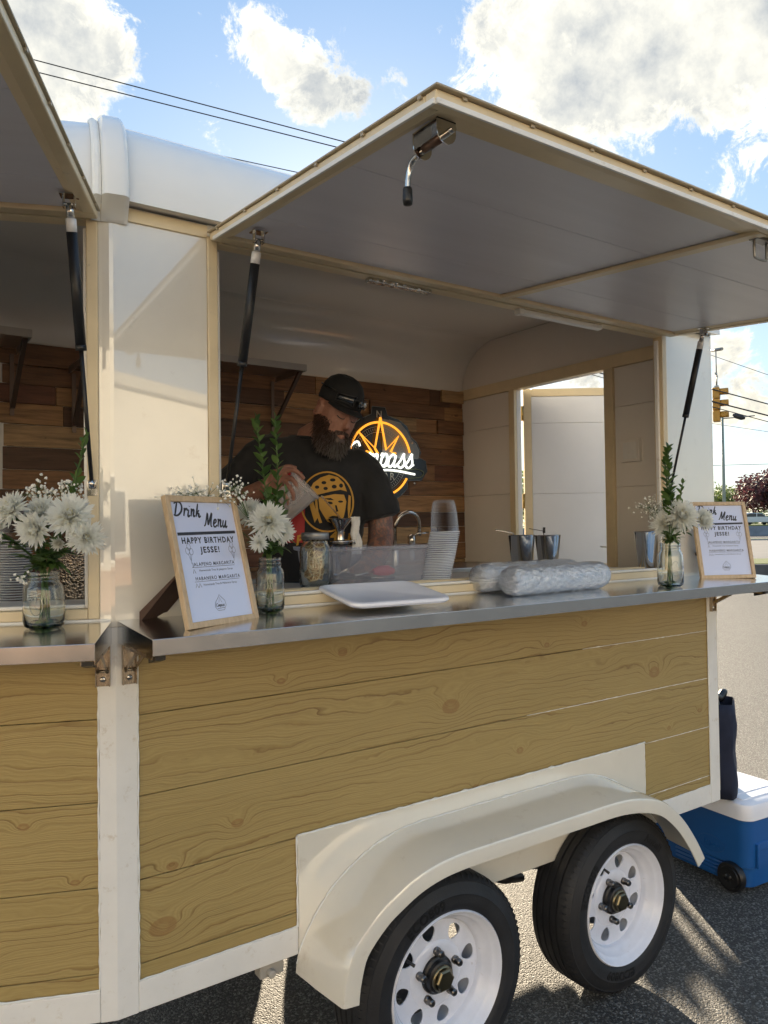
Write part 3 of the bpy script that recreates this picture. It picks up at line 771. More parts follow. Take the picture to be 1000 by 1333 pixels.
# --- awnings ----------------------------------------------------------
def awning(x0, x1, rot=None, bar=None):
    hz, ang = 2.541, math.atan2(0.083, 1.0)
    P = lambda x, d, h: (x, -0.022-d*math.cos(ang)-h*math.sin(ang)*-0, hz-d*math.sin(ang)+h)
    D = 1.000
    def slab(b, xa, xb, d0, d1, h0, h1):
        b.loft([[P(xa,d0,h0), P(xb,d0,h0), P(xb,d0,h1), P(xa,d0,h1)], [P(xa,d1,h0), P(xb,d1,h0), P(xb,d1,h1), P(xa,d1,h1)]], smooth=False); return b
    b = slab(B(), x0-0.006, x1+0.006, -0.004, D+0.010, 0.0205, 0.0250)
    aw = obj('awning', b, mat('awning_skin', (0.42, 0.35, 0.24), 0.4), trailer, rot=rot, bevel=.0015)
    def part(name, *a, m=frame_m, bev=.003):
        return obj(name, slab(B(), *a), m, aw, bevel=bev)
    fwid = 0.045
    part('awning_frame', x0, x1, D-0.030, D, 0.0, 0.0200); part('awning_frame', x0, x1, 0.0, fwid, 0.0, 0.0200)
    part('awning_frame', x0, x0+0.030, fwid+.0005, D-.0305, 0.0, 0.0200); part('awning_frame', x1-0.030, x1, fwid+.0005, D-.0305, 0.0, 0.0200)
    # thin lighter edging strip
    part('edge_trim', x0+.001, x1-.001, D-.002, D+.004, -0.006, 0.004, m=rail_m, bev=.001)
    part('edge_trim', x0-.004, x0+.002, 0.03, D-.0025, -0.006, 0.004, m=rail_m, bev=.001)
    # inner border that slopes up to the panels
    bd = 0.055
    b = B(); sl = lambda d: P
    xs0, xs1, ds0, ds1 = x0+.030, x1-.030, fwid, D-.030
    for q in (((xs0,ds1,.004),(xs1,ds1,.004),(xs1-.02,ds1-bd,.0108),(xs0+.02,ds1-bd,.0108)), ((xs0,ds0,.004),(xs0,ds1,.004),(xs0+.02,ds1-bd,.0108),(xs0+.02,ds0+.004,.0108)), ((xs1,ds0,.004),(xs1,ds1,.004),(xs1-.02,ds1-bd,.0108),(xs1-.02,ds0+.004,.0108))):
        b.face([P(*p) for p in q])
    obj('awning_border', b, frame_m, aw)
    bars = [bar] if bar else []
    cells = []; xs = x0+.03
    for bb in bars: cells.append((xs, bb-.018)); xs = bb+.018
    cells.append((xs, x1-.03))
    for bb in bars: part('awning_bar', bb-.018, bb+.018, fwid+.0005, D-.0305, -0.001, 0.0108)
    joints = [fwid+.001, 0.243, 0.655, D-.031]
    for (xa, xb) in cells:
        for k in range(3):
            part('awning_panel', xa+.0005, xb-.0005, joints[k]+.0008, joints[k+1]-.0008, 0.0112, 0.0185, m=panel_m, bev=.0012)
    # joint strip backing
    part('joint_strip', x0+.031, x1-.031, fwid+.001, D-.032, 0.0186, 0.0199, m=seam_m, bev=0)
    # edge clips along the skin
    b = B(); n = int((x1-x0)/0.17)
    for i in range(n+1):
        x = x0+.06+i*(x1-x0-.12)/max(n,1); b.add(*box_geo(x-.005, x+.005, 0, 0, 0, 0, P, D+.0005, D+.005, 0.0150, 0.0202))
    for i in range(6):
        d = .06+i*.18; b.add(*box_geo(x0-.0055, x0-.0005, 0, 0, 0, 0, P, d-.005, d+.005, 0.0150, 0.0202)); b.add(*box_geo(x1+.0005, x1+.0055, 0, 0, 0, 0, P, d-.005, d+.005, 0.0150, 0.0202))
    o_ = obj('skin_clips', b, MATS['awning_skin'], aw); o_['kind'] = 'stuff'
    # hinge
    b = B(); b.tube([(x0+.01, -.012, hz+.027), (x1-.01, -.012, hz+.027)], .008, 8); obj('piano_hinge', b, frame_m, aw)
    return aw, P
def box_geo(xa, xb, _a, _b, _c, _d, P, d0, d1, h0, h1):
    v = [P(xa,d0,h0), P(xb,d0,h0), P(xb,d1,h0), P(xa,d1,h0), P(xa,d0,h1), P(xb,d0,h1), P(xb,d1,h1), P(xa,d1,h1)]
    return v, [(0,3,2,1),(4,5,6,7),(0,1,5,4),(1,2,6,5),(2,3,7,6),(3,0,4,7)]
aw, AP = awning(0.252, 2.300, bar=1.305)
awL, _ = awning(-1.18, -0.034, rot=Lrot, bar=-0.62)

# gas struts
def strut(xa, ya, za, xb, yb, zb, par, rot=None):
    a = Vector((xa, ya, za)); c = Vector((xb, yb, zb)); d = (c-a); L = d.length; d.normalize()
    b = B(); b.tube([a+d*0.075, a+d*(L*0.50)], 0.0125, 14); s_ = obj('gas_strut', b, blackg, par)
    b = B(); b.tube([a+d*(L*.485), a+d*(L*.505)], .0132, 14); obj('strut_collar', b, blackp, s_)
    b = B(); b.tube([a+d*(L*0.5), c-d*.01], 0.0052, 10); obj('strut_rod', b, blackg, s_)
    b = B(); b.tube([a+d*0.045, a+d*0.0755], 0.0122, 14); obj('strut_sticker', b, mat('strut_label_white', (.75, .74, .72), .4), s_)
    b = B(); b.tube([a+d*0.012, a+d*0.046], 0.0090, 10); obj('strut_end', b, chrome, s_)
    b = B(); b.box(a.x-.020, a.x+.020, a.y-.016, a.y+.016, a.z+.0045, a.z+.0075)
    for sg in (-1, 1): b.box(a.x+sg*.0125-.0015, a.x+sg*.0125+.0015, a.y-.008, a.y+.008, a.z-.022, a.z+.0045)
    b.tube([(a.x-.015, a.y, a.z-.014), (a.x+.015, a.y, a.z-.014)], .004, 8); obj('strut_bracket', b, chrome, s_)
    b = B(); b.tube([c-d*.02, c], .009, 8); b.box(c.x-.012, c.x+.012, c.y+.001, c.y+.004, c.z-.02, c.z+.02); obj('strut_foot', b, chrome, s_)
strut(0.328, -0.172, 2.524, 0.300, -0.008, 1.86, aw)
strut(2.228, -0.225, 2.518, 2.288, -0.008, 1.86, aw)
strut(-0.075, -0.180, 2.524, -0.053, -0.008, 1.86, awL)
# spring latch with bent handle under the outer left corner of the awning
b = B()
for y in (-0.965, -0.895): b.prism([(0.318+.021*math.cos(a), 2.446+.021*math.sin(a)) for a in [PI+PI*k/10 for k in range(11)]]+[(.339, 2.468), (.297, 2.468)], y, y+.0025, 'xz')
b.box(.297, .339, -.965, -.8925, 2.466, 2.4685); latch = obj('awning_latch', b, chrome, aw)
b = B(); b.tube(catmull([(0.318,-.985,2.444),(0.318,-.93,2.442),(0.318,-.880,2.440),(0.318,-.862,2.434),(0.317,-.853,2.420),(0.316,-.850,2.400),(0.316,-.849,2.385)], 4), 0.0058, 10); obj('latch_rod', b, chrome, latch)
b = B(); b.lathe([(0, 0), (.0085, .002), (.0098, .010), (.0090, .030), (.0078, .034), (0, .034)], (0.316,-.849,2.356), n=14); obj('latch_grip', b, blackp, latch)
b = B(); b.tube([(0.318,-.958,2.443),(0.318,-.90,2.443)], .0085, 10); obj('latch_spring', b, mat('latch_brown', (.12,.07,.05), .3, .6), latch)
# loop handle at the right
b = B(); hx = 1.345; hyy = -0.955
lp = [(hx-.028, hyy, 2.462), (hx-.028, hyy, 2.425), (hx-.020, hyy, 2.416), (hx+.020, hyy, 2.416), (hx+.028, hyy, 2.425), (hx+.028, hyy, 2.462)]
b.tube(catmull(lp, 4), .0035, 8); lh = obj('loop_handle', b, galv, aw)
b = B(); b.box(hx-.032, hx+.032, hyy-.012, hyy+.012, 2.460, 2.469); obj('handle_mount', b, galv, lh, bevel=.002)
# lamp bars below the header (unlit)
lamp_m = mat('frosted_lamp_cover', (0.85, 0.85, 0.82), 0.35)
led = mat('led_strip_reflector', (0.75, 0.75, 0.72), 0.12, 0.9)
t = tree(led); tc = t.node('ShaderNodeTexCoord').outputs['Object']; vn = t.node('ShaderNodeTexVoronoi', i_Vector=tc, i_Scale=90.0)
t.put(led.node_tree.nodes['Principled BSDF'].inputs['Normal'], t.bump(vn.outputs[0], 1.0, .004))
b = B(); b.box(0.79, 1.04, 0.002, 0.028, 2.530, 2.5435); obj('strip_lamp', b, led, trailer, bevel=.003)
b = B(); b.box(1.47, 1.90, 0.002, 0.030, 2.524, 2.5435); sl_ = obj('strip_lamp', b, lamp_m, trailer, bevel=.006)
b = B(); b.box(1.445, 1.4695, 0.0, 0.032, 2.522, 2.5438); obj('lamp_cap', b, rail_m, sl_, bevel=.003)

# --- wheels -----------------------------------------------------------
def make_wheel(x, yo, zc):
    """yo = outer face of the sidewall; wheel axis along Y"""
    w = bpy.data.objects.new('wheel', None); COL.objects.link(w); w.parent = trailer; w.location = (x, 0, zc)
    Rr = 0.328
    prof = [(0.214, yo+.012), (0.222, yo+.006), (0.232, yo+.0015), (0.246, yo-.001), (0.262, yo), (0.270, yo-.0015), (0.272, yo), (0.290, yo+.004), (0.303, yo+.011), (0.306, yo+.0105), (0.309, yo+.014), (0.317, yo+.024), (0.322, yo+.034)]
    for gy in (0.058, 0.090, 0.122, 0.152):
        prof += [(Rr-.0015, yo+gy-.005), (Rr-.009, yo+gy-.0035), (Rr-.009, yo+gy+.0035), (Rr-.0015, yo+gy+.005)]
    prof += [(0.320, yo+.180), (0.300, yo+.198), (0.26, yo+.205), (0.214, yo+.195)]
    b = B(); b.lathe(prof, (0, 0, 0), 'y', 72)
    ty = obj('tyre', b, rubber, w, loc=(0,0,0), smooth=32)
    # shoulder sipes
    b = B()
    for k in range(84):
        a = 2*PI*k/84; c, s_ = math.cos(a), math.sin(a); r0 = 0.3185
        def q(r, da, y): return (r*math.cos(a+da), y, r*math.sin(a+da))
        b.loft([[q(.3075, -.006, yo+.0135), q(.3075, .006, yo+.0135), q(.314, .006, yo+.0195), q(.314, -.006, yo+.0195)], [q(.3215, -.006, yo+.0345-.012), q(.3215, .006, yo+.0345-.012), q(.3262, .006, yo+.047), q(.3262, -.006, yo+.047)]], smooth=False)
    obj('tread_blocks', b, rubber, ty)
    # sidewall lettering
    def arc_text(s, a_mid, rad, size, flip=False):
        vs, fs = text_geo(s, size, bold=.0016, thick=0.0006, space=1.15)
        o = []
        for vx, vy, vz in vs:
            rr_ = rad+(vy-size*.35); a = a_mid - vx/rad
            if flip: rr_ = rad-(vy-size*.35); a = a_mid + vx/rad
            o.append((rr_*math.cos(a), yo-.0012-vz if rr_ > .245 else yo-.0004-vz, rr_*math.sin(a)))
        return o, fs
    for s, am in TXT.get(len(WH), TXT[0]): obj('tyre_lettering', B().add(*arc_text(s, R(am), 0.250, 0.040)), rubber_txt, ty)
    # rim: flange, barrel, dished disc
    rp = [(0.206, yo+.016), (0.2105, yo+.004), (0.2165, yo+.002), (0.2195, yo+.005), (0.2195, yo+.014)]
    b = B(); b.lathe([(0.2195, yo+.016), (0.2195, yo+.006), (0.2155, yo+.0015), (0.211, yo+.005), (0.2075, yo+.016), (0.198, yo+.024), (0.192, yo+.030), (0.189, yo+.044), (0.178, yo+.052), (0.172, yo+.062), (0.170, yo+.085), (0.170, yo+.17), (0.20, yo+.19), (0.2195, yo+.195)], (0,0,0), 'y', 64)
    rim = obj('rim', b, wheel_m, w, loc=(0,0,0), smooth=45)
    yd = yo+0.078
    outer = [(0.1705*math.cos(2*PI*k/64), 0.1705*math.sin(2*PI*k/64)) for k in range(64)]
    loops = [outer, [(0.040*math.cos(2*PI*k/32), 0.040*math.sin(2*PI*k/32)) for k in range(32)]]
    for h in range(8):
        a = 2*PI*h/8+R(11 if len(WH) == 0 else 27)
        lp = []
        for k in range(16):
            q = 2*PI*k/16; u = 0.0250*math.sin(q)*(1.0+0.34*math.cos(q)); v = 0.0260*math.cos(q)   # u tangential, v radial, wider outwards
            rr_ = 0.133+v; lp.append((rr_*math.cos(a)-u*math.sin(a), rr_*math.sin(a)+u*math.cos(a)))
        loops.append(lp)
    vs, fs = poly_mesh(loops, 0.0018, 0.0012)
    def dish(v):
        r = math.hypot(v[0], v[1]); dz = -0.020*math.exp(-((r-.083)/.022)**2)*0.6 + (0.012 if r < .05 else 0)
        return (v[0], yd+v[2]+dz*0.9, v[1])
    # refine so that the dish shows
    bb = B().add([tuple((v[0], v[2], v[1])) for v in vs], fs)
    bmesh.ops.triangulate(bb.bm, faces=bb.bm.faces)
    for v in bb.bm.verts: v.co.y += yd
    obj('wheel_disc', bb, wheel_m, rim, smooth=40)
    b = B(); b.lathe([(0.104, yd-.0022), (0.099, yd-.006), (0.092, yd-.0085), (0.076, yd-.0095), (0.062, yd-.007), (0.055, yd-.0025)], (0,0,0), 'y', 48); obj('disc_boss', b, wheel_m, rim, smooth=60)
    b = B(); b.lathe([(0.0600, yd-.0040), (0.058, yd-.014), (0.051, yd-.018), (0.047, yd-.030), (0.040, yd-.034), (0, yd-.036)], (0,0,0), 'y', 32); hub = obj('hub', b, blackp, w, loc=(0,0,0), smooth=40)
    b = B(); b.lathe([(0.0360, yd-.0342), (0.0350, yd-.052), (0.030, yd-.056), (0, yd-.056)], (0,0,0), 'y', 6); 
    for f in b.bm.faces: f.smooth = False
    b.lathe([(0.0400, yd-.0341), (0.0400, yd-.040), (.034, yd-.042)], (0,0,0), 'y', 24); obj('hub_cap', b, bronze, hub)
    for k in range(5):
        a = 2*PI*k/5+R(20 if len(WH) == 0 else 42); cx, cz = 0.0755*math.cos(a), 0.0755*math.sin(a)
        b = B(); b.lathe([(0.0125, yd-.008), (0.0135, yd-.018), (0.0115, yd-.020), (0.0115, yd-.038), (.008, yd-.042), (0, yd-.042)], (cx, 0, cz), 'y', 12); obj('lug_nut', b, lugm, w, loc=(0,0,0), smooth=40)
    a = R(145 if len(WH) == 0 else 118); v0 = Vector((0.162*math.cos(a), yd-.003, .162*math.sin(a))); 
    b = B(); b.tube([v0, v0+Vector((-.012*math.cos(a), -.022, -.012*math.sin(a))), v0+Vector((-.022*math.cos(a), -.042, -.022*math.sin(a)))], [.0052, .0045, .0055], 8); obj('valve_stem', b, blackp, rim)
    b = B(); b.lathe([(0, yd+.06), (.12, yd+.06), (.12, yd+.10), (0, yd+.10)], (0,0,0), 'y', 32); obj('brake_drum', b, greym, w, loc=(0,0,0))
    WH.append(w); return w
WH = []
TXT = {0: [('ECO809', 112), ('Aoteli', 290)], 1: [('Aoteli', 52), ('ECO809', 258), ('ECO809', 150)]}
make_wheel(AX[0], -0.125, 0.330); make_wheel(AX[1], -0.125, 0.330)
for x in AX:    # far side pair, seen only as dark shapes and by their shadow
    w = bpy.data.objects.new('wheel', None); COL.objects.link(w); w.parent = trailer; w.location = (x, WY-0.02, 0.33)
    b = B(); b.lathe([(0.21, -.1), (.30, -.1), (.328, -.08), (.328, .08), (.30, .1), (.21, .1)], (0,0,0), 'y', 40); obj('tyre', b, rubber, w, loc=(0,0,0), smooth=40)
    b = B(); b.lathe([(0.0, 0), (.21, 0), (.21, .08)], (0,0,0), 'y', 40); obj('rim', b, wheel_m, w, loc=(0,0,0))

# ------------------------------------------------------------------ ground and surroundings
asph = mat('asphalt', (0.06, 0.058, 0.055), 0.75); t = tree(asph)
tc = t.node('ShaderNodeTexCoord').outputs['Object']
vo = t.node('ShaderNodeTexVoronoi', i_Vector=tc, i_Scale=150.0); vo2 = t.node('ShaderNodeTexVoronoi', i_Vector=tc, i_Scale=260.0)
n1 = t.noise(tc, 0.35, 5, 0.6); n2 = t.noise(tc, 3.0, 6, 0.65); n3 = t.noise(tc, 70, 3, 0.6)
spk = t.ramp(t.sep(vo.outputs['Color'])[0], [(0.0, 0), (0.60, 0.10), (0.85, 0.55), (1.0, 1.0)])
c = t.mix(t.ramp(n1, [(0.3, 0), (0.7, 1)]), (0.017, 0.0165, 0.016), (0.034, 0.032, 0.029))
c = t.mix(t.ramp(n2, [(0.35, 0), (0.7, 0.5)]), c, (0.05, 0.047, 0.041))
fl_ = t.noise(tc, 0.9, 5, .7); c = t.mix(t.ramp(fl_, [(.55, 0), (.75, .6)]), c, (.012, .012, .012))
c = t.mix(spk, c, (0.27, 0.265, 0.25))
ck = t.node('ShaderNodeTexVoronoi', feature='DISTANCE_TO_EDGE', i_Vector=t.vmath('ADD', tc, t.vmath('SCALE', t.node('ShaderNodeTexNoise', i_Vector=tc, i_Scale=1.6).outputs['Color'], 0.9)), i_Scale=0.22)
crack = t.ramp(ck.outputs[0], [(0.0, 1.0), (0.002, 0.6), (0.0035, 0)])
c = t.mix(t.math('MULTIPLY', crack, 0.35), c, (0.02, 0.019, 0.018))
t.put(t.b.inputs['Base Color'], c)
h = t.math('ADD', t.math('MULTIPLY', vo.outputs['Distance'], -1.0), t.math('ADD', t.math('MULTIPLY', vo2.outputs['Distance'], -0.4), t.math('MULTIPLY', crack, -0.3)))
t.put(t.b.inputs['Normal'], t.bump(h, 0.9, 0.009))
t.put(t.b.inputs['Roughness'], t.math('ADD', 0.5, t.math('MULTIPLY', n3, 0.3)))
b = B(); b.face([(-400, -400, 0), (700, -400, 0), (700, 700, 0), (-400, 700, 0)]); struct('ground', b, asph)

FWH = Vector((fw.x, fw.y, 0)).normalized(); RTH = Vector((FWH.y, -FWH.x, 0))
def W(r, d, z=0.0):
    """a spot r metres to the right and d metres ahead of where the photographer stood"""
    p = Vector((CAM.x, CAM.y, 0))+FWH*d+RTH*r; return Vector((p.x, p.y, z))
grass_m = mat('grass', (0.12, 0.16, 0.035), 0.8); t = tree(grass_m); tc = t.node('ShaderNodeTexCoord').outputs['Object']
t.put(t.b.inputs['Base Color'], t.mix(t.noise(tc, 1.2, 6, .7), (0.07, 0.11, 0.022), (0.22, 0.24, 0.07))); t.put(t.b.inputs['Normal'], t.bump(t.noise(tc, 30, 4), .8, .03))
def ground_strip(name, r0, r1, d0, d1, z0, z1, m):
    b = B(); q = [W(r0, d0), W(r1, d0), W(r1, d1), W(r0, d1)]
    b.prism([(p.x, p.y) for p in q], z0, z1, 'xy'); return struct(name, b, m, bevel=min(.02, (z1-z0)*.3))
conc = varied(mat('concrete', (0.36, 0.35, 0.32), 0.8), 2, .15, .1, .2, 60)
road_m = varied(mat('road_asphalt', (0.16, 0.155, 0.15), 0.8), 1.2, .2, .1, .2, 60)
ground_strip('road', -60, 160, 28.2, 75.0, 0.002, 0.006, road_m)
ground_strip('kerb', 6, 60, 24.2, 24.45, 0.0, 0.42, varied(mat('dark_kerb', (0.10, 0.10, 0.10), .8), 3, .2))
ground_strip('grass_verge', 6, 60, 24.46, 27.9, 0.0, 0.44, grass_m)
ground_strip('grass_verge', -60, 160, 75.4, 78.0, 0.0, 0.12, grass_m)
ground_strip('kerb', -60, 160, 75.05, 75.35, 0.0, 0.14, conc)
ground_strip('retaining_wall', -150, 300, 100.0, 100.4, 0.0, 1.30, varied(mat('grey_blue_wall', (.20, .235, .28), .8), 1, .2))
ground_strip('lawn', -150, 300, 100.45, 420.0, 0.0, 1.42, grass_m)
white_l = varied(mat('road_paint', (0.72, 0.70, 0.64), .6), 6, .2)
ground_strip('lane_line', -40, 140, 34.2, 34.36, 0.0062, 0.0105, white_l)
ground_strip('lane_line', -40, 140, 28.0, 28.14, 0.0062, 0.0105, white_l)

# trees: trunk, limbs and a crown of many small leaf faces
def leaf_cloud(b, center, rad, n, size, rnd, squash=0.8):
    for i in range(n):
        u = Vector((rnd.gauss(0, 1), rnd.gauss(0, 1), rnd.gauss(0, 1))).normalized()*rad*(rnd.random()**0.45)
        u.z *= squash; p = center+u
        a = Vector((rnd.gauss(0, 1), rnd.gauss(0, 1), rnd.gauss(0, .6))).normalized(); c = a.orthogonal().normalized()
        s1 = size*rnd.uniform(.6, 1.3); s2 = s1*.55
        b.face([p-a*s1, p-c*s2, p+a*s1, p+c*s2])
def leafm(name, c):
    m = mat(name, c, .55); t = tree(m); g = t.node('ShaderNodeNewGeometry')
    v = t.noise(g.outputs['Position'], 1.6, 3); r_ = g.outputs['Random Per Island']
    k = t.math('ADD', t.math('MULTIPLY', v, .6), t.math('MULTIPLY', r_, .5))
    t.put(t.b.inputs['Base Color'], t.ramp(k, [(0.2, tuple(q*.5 for q in c)), (0.6, c), (0.95, tuple(min(1, q*1.9) for q in c))]))
    tr = t.node('ShaderNodeBsdfTranslucent'); t.put(tr.inputs[0], tuple(min(1, q*2.2) for q in c)+(1,))
    mx = t.node('ShaderNodeMixShader'); mx.inputs[0].default_value = .35
    t.l.new(t.b.outputs[0], mx.inputs[1]); t.l.new(tr.outputs[0], mx.inputs[2]); t.l.new(mx.outputs[0], m.node_tree.nodes['Material Output'].inputs[0]); return m
bark = varied(mat('bark', (0.08, 0.06, 0.045), .85), 12, .4, .1, .5, 60)
def make_tree(name, label, r, d, h, crown_r, m, n, seed, group=None, size=.22, trunk_h=.3, z=0):
    rnd = random.Random(seed); p0 = W(r, d, z if d < 120 else 1.4); tr = thing(name, label, 'tree', p0, group=group)
    b = B(); b.tube([(0,0,0), (0.1, 0, h*trunk_h), (0, .1, h*.7)], [h*.035, h*.026, h*.008], 8)
    cb = B()
    for i in range(12):
        a = rnd.uniform(0, 2*PI); q = rnd.random()
        c = Vector((math.cos(a)*crown_r*.62*math.sqrt(q)*1.1, math.sin(a)*crown_r*.62*math.sqrt(q)*1.1, h*(trunk_h+.08)+rnd.random()**.8*h*(.80-trunk_h)*(1-.35*q)))
        b.tube([(0.05, 0, h*trunk_h*.9), tuple(c*.6+Vector((0,0,h*.1))), tuple(c)], [h*.014, h*.009, h*.003], 5)
        leaf_cloud(cb, c, crown_r*rnd.uniform(.34, .52), n//12, size, rnd)
    obj('trunk', b, bark, tr, world=False); obj('crown', cb, m, tr, world=False); return tr
plum = leafm('plum_leaves', (0.075, 0.026, 0.028)); green = leafm('green_leaves', (0.06, 0.095, 0.022)); lime = leafm('lime_leaves', (0.11, 0.15, 0.03))
make_tree('plum_tree', 'dark red leaved tree behind the right menu board, across the road', 58.2, 113, 9.4, 6.6, plum, 11000, 3, size=.26, trunk_h=.10, z=1.40)
make_tree('bushy_tree', 'green tree beside the thin light pole, left of the dark red tree', 59.0, 133, 7.6, 5.5, lime, 5000, 4, group='far green trees')
make_tree('bushy_tree', 'green tree hidden mostly behind the dark red tree', 76.0, 140, 7.0, 4.5, green, 4000, 5, group='far green trees')
make_tree('bushy_tree', 'darker green tree showing left of the trailer rear edge', 56.0, 150, 6.5, 5.5, green, 4000, 6, group='far green trees')
make_tree('bushy_tree', 'tree showing in the slit beside the open trailer door', 14.0, 70, 7.5, 4.5, lime, 5000, 8, group='far green trees')
# far tree line reads as one mass
rnd = random.Random(12); b = B()
for i in range(110):
    rr_ = -160+i*3.6; leaf_cloud(b, W(rr_*1.3, 190+rnd.uniform(-8, 8), 3.0+rnd.random()*1.5), rnd.uniform(3.2, 4.6), 160, .55, rnd, .9)
tl = obj('tree_line', b, green); tl['kind'] = 'stuff'; tl['label'] = 'low far line of green trees along the horizon'; tl['category'] = 'trees'
# parked suv
def car(label, r, d, rotz, col):
    p = W(r, d, 1.42); c = thing('parked_car', label, 'car', p, rotz)
    pm = mat('car_paint_silver', col, .25, .3); gl = mat('car_glass', (.03, .035, .04), .08)
    side = [(-2.2,.35),(-2.25,.75),(-2.1,1.0),(-1.2,1.08),(-.95,1.12),(-.35,1.62),(1.3,1.68),(1.95,1.50),(2.2,1.05),(2.25,.45),(2.1,.32)]
    b = B(); b.prism(side, -.88, .88, 'xz'); obj('body', b, pm, c, bevel=.08, world=False, segs=3)
    b = B(); b.prism([(-.85,1.12),(-.32,1.55),(.35,1.58),(.35,1.12)], -.885, .885, 'xz'); b.prism([(.45,1.12),(.45,1.58),(1.25,1.60),(1.8,1.45),(2.0,1.12)], -.885, .885, 'xz'); obj('window', b, gl, c, world=False)
    for x in (-1.4, 1.4):
        for y in (-.86, .66):
            b = B(); b.lathe([(0, 0), (.33, 0), (.34, .03), (.34, .18), (.33, .2), (0, .2)], (x, y, .34), 'y', 20); w_ = obj('wheel', b, rubber, c, world=False)
            b = B(); b.lathe([(0, -.012), (.2, -.012), (.21, 0)], (x, y, .34), 'y', 16); obj('rim', b, greym, w_)
    b = B(); b.box(-2.27, -2.2, -.75, -.45, .68, .82); obj('headlight', b, lamp_m, c, world=False)
    return c
car('silver parked car in front of the dark red tree', 51.6, 106, R(-34.4)+PI, (.5, .53, .56))

# traffic signal on its span wire
yel = varied(mat('signal_yellow', (0.52, 0.25, 0.025), .45), 5, .15)
cable = mat('cable_black', (.03, .03, .032), .6)
ps = W(10.52, 24.0)
sig = thing('traffic_signal', 'yellow three lens traffic signal hanging from the span wires', 'traffic light', (ps.x, ps.y, 4.93), R(-34.4)+R(62))
for k in range(3):
    z0 = k*.36
    b = B(); b.box(-.165, .165, -.09, .12, z0+.005, z0+.35); s_ = obj('signal_section', b, yel, sig, bevel=.02, world=False)
    b = B(); b.lathe([(.135, 0), (.14, -.06), (.14, -.24)], (0, -.09, z0+.185), 'y', 20, a0=R(-20), a1=R(200)); vz = obj('visor', b, yel, s_); md = vz.modifiers.new('s', 'SOLIDIFY'); md.thickness = .006
    b = B(); b.lathe([(0, -.012), (.12, -.01), (.13, 0)], (0, -.09, z0+.185), 'y', 20); obj('lens', b, mat('lens_dark', (.02, .02, .02), .2), s_)
b = B(); b.tube([(0, 0, 1.075), (0, 0, 1.55)], .025, 8); b.box(-.1, .1, -.06, .06, 1.075, 1.13); obj('hanger', b, galv, sig, world=False)
b = B(); b.tube([(0, 0, 1.5), (0, 0, 2.25)], .018, 6); b.box(-.35, .35, -.02, .02, 1.46, 1.50); b.tube([(-.3, -.2, 2.22), (.35, .2, 2.34)], .05, 8); obj('mast_sensor', b, galv, sig, world=False)
pp = W(17.75, 39.9)
pole = thing('light_pole', 'thin green-grey pole standing below the traffic signal', 'pole', pp)
b = B(); b.tube([(0,0,0), (0,0,7.4)], [.10, .06], 10); obj('shaft', b, mat('pole_green', (.22, .26, .22), .5), pole, world=False)
b = B(); b.tube([(0,0,7.2), (1.5,-.9,7.35)], .03, 6); obj('arm', b, galv, pole, world=False)
def wire(label, p0, p1, sag, r, grp='overhead wires'):
    a, c = Vector(p0), Vector(p1); P = []
    for k in range(25):
        t_ = k/24; p = a.lerp(c, t_); p.z -= sag*4*t_*(1-t_); P.append(p)
    o = obj('overhead_wire', B().tube(P, r, 6), cable); return tag(o, label, 'cable', grp)
def along(pa, pb, k0, k1): a, c = Vector(pa), Vector(pb); return a+(c-a)*k0, a+(c-a)*k1
wire('upper of the two long wires crossing the sky above the left awning', *along((1.734, 13.196, 10.504), (6.782, 9.787, 8.807), -1.2, 4.5), 0.0, .011)
wire('lower of the two long wires crossing the sky above the left awning', *along((1.851, 13.123, 10.25), (6.666, 9.868, 8.711), -1.2, 4.5), 0.0, .011)
wire('short visible wire just above the trailer roof edge', *along((5.39, 10.747, 8.45), (6.086, 10.276, 8.256), -16, 40), 0.0, .009)
# span wires near the signal: heights where they cross the right of the view
def spanw(label, y0, y1, d0, d1, r, x0=925, x1=1000):
    def at(px, py, t_): return CAM + (fw + rt2*((px-500)/996.2) - up2*((py-666.5)/996.2))*t_
    a = at(x0, y0, d0); c = at(x1, y1, d1); return wire(label, a+(a-c)*3.0, c+(c-a)*4.0, 0, r, 'span wires at the crossing')
spanw('thick wire crossing behind the top of the traffic signal', 506, 526, 24, 23, .018)
spanw('thick wire crossing the middle of the traffic signal', 522, 541, 24, 23, .022)
spanw('wire with a long dark splice beside the signal', 529, 549, 24, 23, .012)
spanw('thin wire high in the gap right of the trailer', 462, 488, 30, 29, .010)
spanw('thin wire far off below the traffic signal', 551, 562, 45, 44, .012)
spanw('thin low wire nearest the top of the dark red tree', 606, 604, 60, 60, .02)
p_ = CAM + (fw + rt2*((958-500)/996.2) - up2*((541-666.5)/996.2))*23.5; q_ = CAM + (fw + rt2*((966-500)/996.2) - up2*((543.5-666.5)/996.2))*23.45
o = obj('cable_splice', B().tube([p_-(q_-p_)*.5, p_, q_, q_+(q_-p_)*.5], [.03, .085, .085, .03], 10), cable); tag(o, 'dark splice case on the wire right of the traffic signal', 'cable box')

# cooler on wheels, bag on top
blue = varied(mat('cooler_blue', (0.008, 0.098, 0.34), .38), 3, .12, .1, .1, 120)
wplas = varied(mat('white_plastic', (0.88, 0.895, 0.96), .3), 8, .05)
cool = thing('wheeled_cooler', 'blue wheeled cooler with white lid standing behind the rear of the trailer', 'cooler', (2.885, 0.03, 0.0), R(-5.0))
def rrect(x0, x1, y0, y1, r, n=6):
    P = []
    for (cx, cy, a0) in ((x1-r, y1-r, 0), (x0+r, y1-r, 90), (x0+r, y0+r, 180), (x1-r, y0+r, 270)):
        for k in range(n+1): a = R(a0+90*k/n); P.append((cx+r*math.cos(a), cy+r*math.sin(a)))
    return P

